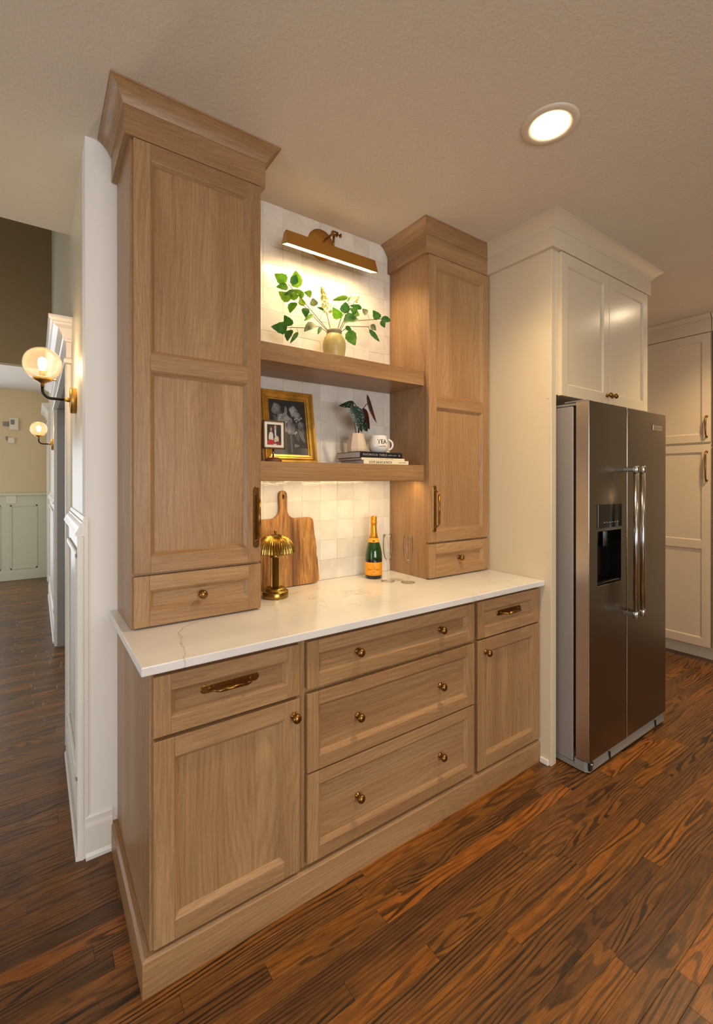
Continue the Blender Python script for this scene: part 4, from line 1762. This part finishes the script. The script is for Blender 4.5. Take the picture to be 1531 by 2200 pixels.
# --- small photo frame on a stand
sf = thing('photo_stand', 'small framed family photo on a round footed stand, in front of the gold frame', 'photo frame', (.567, .425, SZ))
g = MB()
g.lathe([(0, 0), (.036, 0), (.037, .006), (.036, .011), (.030, .014), (.026, .020), (.010, .022), (0, .022)], (.570, .430, SZ), n=32)
g.obj('base', plain('dark_red_wood', rgb(110, 66, 44), .45), sf, 'round reddish wood foot')
g = MB()
g.tube([(.570, .430, SZ + .020), (.570, .430, SZ + .062)], .004, 12)
g.obj('stem', M_BRASS, sf)
Fs = frame_fn(.566, .423, SZ + .056, .03)
sw, sh = .100, .120
g = MB()
g.box(-sw / 2, 0, 0, sw / 2, sh, .012, M_FRAMEBR, .0015, T=lambda a, b, c: Fs(a, b, c))
for (a0, b0, a1, b1) in ((-sw / 2, 0, sw / 2, .006), (-sw / 2, sh - .006, sw / 2, sh), (-sw / 2, 0, -sw / 2 + .006, sh), (sw / 2 - .006, 0, sw / 2, sh)):
    g.box(a0, b0, .012, a1, b1, .016, M_FRAMEBR, T=lambda a, b, c: Fs(a, b, c))
g.obj('frame', M_FRAMEBR, sf)
g = MB()
g.box(-sw / 2 + .006, .006, .0122, sw / 2 - .006, sh - .006, .013, M_MAT, T=lambda a, b, c: Fs(a, b, c))
g.obj('mat', M_MAT, sf)


def family(U, V):
    C = np.zeros(U.shape + (3,)) + np.array([.022, .020, .018])

    def put(mask, col):
        C[mask] = col
    skin = (.50, .28, .18)
    put(blob(U, V, .28, .50, .20, .26) < 1, (.06, .03, .02))
    put(blob(U, V, .27, .36, .17, .28) < 1, (.66, .60, .55))
    put((blob(U, V, .24, .12, .26, .14) < 1), (.45, .03, .03))
    put(blob(U, V, .28, .80, .095, .13) < 1, (.07, .035, .02))
    put(blob(U, V, .28, .76, .062, .09) < 1, skin)
    put((blob(U, V, .66, .45, .24, .38) < 1), (.018, .018, .024))
    put((abs(U - .58) < .06 - (.78 - V) * .05) & (V < .78) & (V > .45), (.65, .63, .60))
    put(blob(U, V, .58, .94, .105, .09) < 1, (.05, .03, .02))
    put(blob(U, V, .58, .86, .085, .12) < 1, skin)
    put(blob(U, V, .66, .26, .17, .20) < 1, (.62, .50, .34))
    put(blob(U, V, .62, .33, .05, .06) < 1, (.75, .68, .55))
    put(blob(U, V, .60, .29, .025, .03) < 1, (.03, .02, .02))
    put(blob(U, V, .57, .38, .018, .02) < 1, (.02, .02, .02))
    put(blob(U, V, .70, .38, .018, .02) < 1, (.02, .02, .02))
    put(blob(U, V, .76, .08, .22, .10) < 1, (.20, .03, .03))
    put((V < .05) & (U > .45) & (U < .66), (.6, .58, .55))
    return C


grid_print(.064, .086, 48, 64, family, lambda x, v: Fs(x, v + .017, .0135), 'photograph', sf)

# --- books
bkk = thing('book', 'thick black cookbook topmost of the flat stack', 'book', (1.10, .46, 1.5205))
def book(t, x0, x1, y0, y1, z0, z1, cover, spine, ov=.0018):
    g = MB()
    g.box(x0, y0, z0, x1, y1, z0 + ov, cover, .0004)
    g.box(x0, y0, z1 - ov, x1, y1, z1, cover, .0004)
    g.obj('cover', cover, t)
    g = MB()
    g.box(x0, y0 - .0014, z0, x1, y0 + .003, z1, spine, .0012, seg=2)
    g.obj('spine', spine, t)
    g = MB()
    g.box(x0 + .003, y0 + .003, z0 + ov, x1 - .003, y1 - .004, z1 - ov, M_PAGES)
    g.obj('page_block', M_PAGES, t)


book(bkk, .975, 1.232, .361, .560, 1.5205, 1.549, M_BOOKBLK, M_BOOKBLK)
lettering([('MAGNOLIA TABLE', .0135, 1.062, 1.535, dict(spacing=1.35)), ('JOANNA GAINES', .0062, 1.167, 1.5345, dict(spacing=1.15)), ('Q', .012, 1.212, 1.5345, {})], 'spine_print', M_SPINETXT, bkk,
          lambda x, y, d: (x, .3594 - d, y))
bk2 = thing('book', 'thin brown-covered book in the middle of the flat stack', 'book', (1.11, .46, 1.5095))
book(bk2, .980, 1.245, .358, .560, 1.5095, 1.5203, M_BOOKBR, M_CREAM, .0012)
lettering([('COOK  &  GATHER  AT  HOME', .0055, 1.13, 1.515, dict(spacing=1.1))], 'spine_print', M_BOOKBR, bk2, lambda x, y, d: (x, .3564 - d, y))
bk3 = thing('book', 'cream-spined cookbook at the bottom of the flat stack', 'book', (1.13, .46, 1.4903))
book(bk3, .990, 1.266, .353, .555, 1.4903, 1.5093, M_BOOKBR, M_CREAM, .0012)
lettering([('SOUP, SALAD & PASTA', .0155, 1.090, 1.4995, dict(spacing=.88, bold=.0001)), ('ELLIOTT MORRIS', .0060, 1.225, 1.4995, {})], 'spine_print', M_INK, bk3,
          lambda x, y, d: (x, .3514 - d, y))

# --- potted begonia on the books
PX, PY, PZ = 1.020, .455, 1.5492
pb = thing('potted_begonia', 'spotted dark-leaved begonia in a pale tapering pot on the books', 'potted plant', (PX, PY, PZ))
g = MB()
g.lathe([(0, 0), (.044, 0), (.049, .005), (.0505, .016), (.047, .040), (.040, .070), (.0355, .091), (.0335, .092), (.0335, .086), (.036, .06), (0, .058)], (PX, PY, PZ), n=9, m=M_PLANTER, smooth=False, cap=False)
g.obj('pot', M_PLANTER, pb, 'faceted blush stone pot')
g = MB()
g.lathe([(.0345, .078), (0, .080)], (PX, PY, PZ), n=16, m=M_DARK, cap=False)
g.obj('soil', M_DARK, pb)
g = MB()
for l in ([(1.034, 0.46, 1.62), (1.038, 0.46, 1.724), (1.04, 0.46, 1.74), (1.029, 0.46, 1.766), (1.013, 0.46, 1.79)],
          [(1.038, 0.46, 1.727), (1.066, 0.46, 1.769), (1.082, 0.46, 1.789), (1.105, 0.46, 1.803)],
          [(1.030, .455, 1.62), (1.043, 0.45, 1.713), (1.066, 0.455, 1.736), (1.072, 0.46, 1.746)],
          [(1.022, .455, 1.62), (1.0, .445, 1.70), (.976, .44, 1.774)]):
    g.tube(l, .0018, 7)
g.obj('stem', M_REDLF, pb)
leaf((1.013, .46, 1.79), (.922, .45, 1.766), .034, M_SPOT, pb, .25, serr=False)
leaf((.976, .435, 1.775), (1.023, .425, 1.652), .064, M_SPOT, pb, .1, bulge=-.014, serr=False)
leaf((1.031, .44, 1.718), (1.068, .43, 1.648), .042, M_SPOT, pb, .1, serr=False)
leaf((1.064, .46, 1.772), (1.097, .45, 1.665), .050, M_REDLF, pb, .15, bulge=.010, serr=False)
leaf((1.088, .46, 1.843), (1.143, .45, 1.700), .020, M_REDLF, pb, -.35, bulge=.006, serr=False)
leaf((1.028, .47, 1.740), (1.061, .465, 1.650), .032, M_REDLF, pb, .1, serr=False)

# --- mug
MX, MY, MZ = 1.153, .452, 1.5492
mg = thing('mug', 'round white mug lettered TEA on top of the books', 'mug', (MX, MY, MZ))
g = MB()
outp = [(0, 0), (.030, 0), (.036, .003), (.046, .016), (.0505, .032), (.0505, .044), (.046, .066), (.043, .082), (.0425, .0865)]
g.lathe(outp + [(.041, .088), (.0395, .0865), (.040, .080), (.043, .066), (.0475, .044), (.044, .02), (.03, .006), (0, .005)], (MX, MY, MZ), n=44, m=M_MUG, cap=False)
g.obj('body', M_MUG, mg)
g = MB()
hd_ = Vector((.80, -.60, 0)).normalized()
hp = []
for k in range(11):
    a = math.radians(-80 + 160 * k / 10)
    hp.append(Vector((MX, MY, MZ + .042)) + hd_ * (.045 + .027 * math.cos(a) - (.0 if abs(a) < 1.3 else .0)) + Vector((0, 0, .027 * math.sin(a))))
g.tube(hp, [.006] + [.0048] * 9 + [.006], 10)
g.obj('handle', M_MUG, mg)
af = math.atan2(-.79, -.61) + math.radians(24)


def mug_r(z):
    pr_ = outp
    for (r0, h0), (r1, h1) in zip(pr_, pr_[1:]):
        if h0 <= z <= h1 and h1 > h0:
            return r0 + (r1 - r0) * (z - h0) / (h1 - h0)
    return .05


def on_mug(x, y, d):
    r = mug_r(y) + .0004 + d
    a = af + x / .049
    return (MX + r * math.cos(a), MY + r * math.sin(a), MZ + y)


lettering([('TEA', .030, 0, .055, dict(bold=.0004, spacing=.95)), ('with love', .0095, 0, .0335, dict(bold=.0001))], 'lettering', M_INK, mg, on_mug)

# --- mushroom table lamp
LX, LY, LZ = .580, .432, .9145
lp = thing('table_lamp', 'small fluted brass mushroom lamp beside the tower on the worktop', 'table lamp', (LX, LY, LZ))
g = MB()
g.lathe([(0, 0), (.055, 0), (.056, .003), (.056, .024), (.053, .028), (.046, .029), (.045, .033), (.041, .040), (.030, .045), (.0215, .047), (0, .047)], (LX, LY, LZ), n=48)
g.obj('base', M_LAMPBR, lp)
g = MB()
n = 72
vsl = []
for h in (.046, .171):
    vsl.append([g.bm.verts.new((LX + (.0192 + .0013 * math.cos(i * PI)) * math.cos(2 * PI * i / n), LY + (.0192 + .0013 * math.cos(i * PI)) * math.sin(2 * PI * i / n), LZ + h)) for i in range(n)])
for i in range(n):
    g.bm.faces.new([vsl[0][i], vsl[0][(i + 1) % n], vsl[1][(i + 1) % n], vsl[1][i]])
g.lathe([(.0215, .170), (.0235, .173), (.0235, .186), (.018, .188), (0, .188)], (LX, LY, LZ), n=36)
g.obj('stem', M_LAMPBR, lp, 'fluted brass column')
g = MB()
NF = 46
n = NF * 4
FL = (1.0, .35, -1.0, .35)
prof = []
for k in range(13):
    t = PI / 2 * k / 12
    prof.append((.0825 * math.sin(t) if k else 0, .192 + .077 * math.cos(t), min(1, k / 4)))
prof.append((.084, .189, 1))
rings = []
for r, h, am in prof:
    if r == 0:
        rings.append([g.bm.verts.new((LX, LY, LZ + h))])
    else:
        rings.append([g.bm.verts.new((LX + (r + .0019 * am * FL[i % 4] * min(1, r / .05)) * math.cos(2 * PI * i / n), LY + (r + .0019 * am * FL[i % 4] * min(1, r / .05)) * math.sin(2 * PI * i / n), LZ + h + .0005 * am * FL[i % 4])) for i in range(n)])
for a, b in zip(rings, rings[1:]):
    for i in range(n):
        j = (i + 1) % n
        g.bm.faces.new([a[0], b[i], b[j]] if len(a) == 1 else [a[i], b[i], b[j], a[j]])
g.lathe([(.082, .1905), (.06, .235), (.02, .262), (0, .264)], (LX, LY, LZ), n=40, cap=False)
g.obj('lamp_shade', M_LAMPBR, lp, 'fluted dome shade')
g = MB()
g.lathe([(.004, .265), (.0035, .272), (.0055, .276), (.006, .281), (.0045, .286), (0, .288)], (LX, LY, LZ), n=16)
g.obj('finial', M_DBRASS, lp)

# --- cutting board leaning on the tiles
cu = bpy.data.curves.new('b', 'CURVE')
cu.dimensions = '2D'
cu.fill_mode = 'BOTH'
cu.extrude = .0085
cu.bevel_depth = .0012
out = [(-.19, .012), (-.178, .0), (.135, .004), (.148, .007), (.158, .018)]
rr = random.Random(5)
for k in range(15):
    v = .018 + (.290 - .018) * k / 14
    out.append((.158 - .024 * k / 14 + rr.uniform(-.0022, .0022), v))
out += [(.130, .308), (.122, .316), (.110, .319), (.030, .318), (.016, .322), (.004, .332), (-.004, .346), (-.006, .365), (-.004, .42), (-.006, .436), (-.013, .446), (-.023, .449), (-.034, .446), (-.041, .437), (-.043, .42),
        (-.041, .365), (-.043, .350), (-.052, .334), (-.066, .323), (-.085, .319), (-.178, .317), (-.19, .307)]
hole = [(-.024 + .0068 * math.cos(a) * 1.0, .421 + .0125 * math.sin(a)) for a in [2 * PI * k / 14 for k in range(14)]]
for pts in (out, hole):
    sp = cu.splines.new('POLY')
    sp.points.add(len(pts) - 1)
    for p, q in zip(sp.points, pts):
        p.co = (q[0], q[1], 0, 1)
    sp.use_cyclic_u = True
ob = bpy.data.objects.new('b', cu)
COL.objects.link(ob)
bpy.context.view_layer.update()
me = bpy.data.meshes.new_from_object(ob.evaluated_get(bpy.context.evaluated_depsgraph_get()))
bpy.data.objects.remove(ob)
g = MB()
g.bm.from_mesh(me)
lb = math.asin(.022 / .45)
Fb = frame_fn(.712, .5655, .9153, lb)
for v in g.bm.verts:
    v.co = Vector(Fb(v.co.x, v.co.y, v.co.z))
g.mats = []
cb = center(g.obj('cutting_board', M_BOARD))
tag(cb, 'live-edge wooden cutting board with a handle, leaning behind the brass lamp', 'cutting board')

# --- champagne bottle
BX, BY, BZ = 1.160, .500, .9145
bt = thing('champagne_bottle', 'green champagne bottle with orange label on the worktop', 'bottle', (BX, BY, BZ))
g = MB()
g.lathe([(0, .008), (.025, 0), (.040, 0), (.0435, .004), (.0437, .078)], (BX, BY, BZ), n=44, m=M_DKGL, cap=False)
g.lathe([(.0437, .078), (.0437, .100)], (BX, BY, BZ), n=44, m=M_DKGL, cap=False)
g.lathe([(.0437, .100), (.0432, .118), (.0405, .140), (.035, .163), (.0275, .186), (.0215, .203), (.0185, .214)], (BX, BY, BZ), n=44, m=M_GREENGL, cap=False)
g.obj('bottle_body', M_GREENGL, bt)
g = MB()
g.lathe([(.0225, .204), (.0190, .218), (.0162, .240), (.0148, .268), (.0150, .278), (.0165, .2795), (.0172, .284), (.0165, .288), (.0152, .289), (.0158, .300), (.0155, .310), (.0125, .3155), (0, .3165)], (BX, BY, BZ), n=32)
g.obj('foil', M_FOIL, bt, 'gold foil neck wrap')
fa = math.atan2(-.79, -.61)


def wrap(r, a0, x, z, d=0):
    a = a0 + x / r
    return (BX + (r + d) * math.cos(a), BY + (r + d) * math.sin(a), BZ + z)


g = MB()
n = 24
for k in range(n):
    x0, x1 = -.066 + .132 * k / n, -.066 + .132 * (k + 1) / n
    f = g.poly([wrap(.0441, fa, x0, .018), wrap(.0441, fa, x1, .018), wrap(.0441, fa, x1, .0835), wrap(.0441, fa, x0, .0835)], None, True)
bmesh.ops.remove_doubles(g.bm, verts=g.bm.verts, dist=.0001)
g.obj('label', M_LABEL, bt, 'orange paper label')
g = MB()
g.lathe([(.0288, .1835), (.0247, .1985), (.0217, .2055)], (BX, BY, BZ), n=36, cap=False)
g.obj('neck_label', M_LABEL, bt, 'orange neck band')
g = MB()
ctr = wrap(.0262, fa, 0, .1925)
dirn = Vector((math.cos(fa), math.sin(fa), .45)).normalized()
g.lathe([(.0062, 0), (.0062, .0006), (0, .0008)], Vector(ctr) - dirn * .0004, dirn, 20, M_LABELTXT)
g.obj('neck_seal', M_LABELTXT, bt, 'small dark round seal')
lettering([('Veuve Clicquot', .0105, 0, .0485, dict(shear=.25)), ('BRUT', .0055, 0, .036, {}), ('PONSARDIN', .0040, 0, .0565, {}), ('CHAMPAGNE  REIMS  FRANCE', .0032, 0, .024, {})], 'label_print', M_LABELTXT, bt,
          lambda x, y, d: wrap(.0443, fa, x, y, d))
g = MB()
for k in range(8):
    a = 2 * PI * k / 8
    p = (.0032 * math.cos(a), .066 + .0032 * math.sin(a))
    q = (.0012 * math.cos(a + .4), .066 + .0012 * math.sin(a + .4))
    p2 = (.0032 * math.cos(a + .5), .066 + .0032 * math.sin(a + .5))
    g.poly([wrap(.0444, fa, *p), wrap(.0444, fa, *p2), wrap(.0444, fa, *q)], None)
g.obj('label_emblem', M_LABELTXT, bt)

# --- flutes
def flute(x, y, label, h=.232):
    t = thing('champagne_flute', label, 'glass', (x, y, .9145), 'champagne flutes on the worktop')
    g = MB()
    outp = [(0, 0), (.034, 0), (.0350, .0008), (.0345, .0018), (.020, .0035), (.008, .006), (.0042, .012), (.0036, .03), (.0036, .082), (.0048, .094), (.010, .104), (.018, .120), (.0232, .145), (.0250, .175), (.0245, .205), (.0232, h)]
    inn = [(.0224, h), (.0237, .205), (.0241, .175), (.0223, .145), (.0170, .121), (.009, .108), (0, .104)]
    g.lathe(outp + inn, (x, y, .9145), n=36, cap=False)
    g.obj('glass_body', M_GLASS, t)
    return t


flute(1.163, .388, 'empty champagne flute nearer the green bottle')
flute(1.228, .312, 'empty champagne flute nearer the oak tower', .229)

# rename every plain duplicate index is left to Blender
print('objects', len(SC.objects))
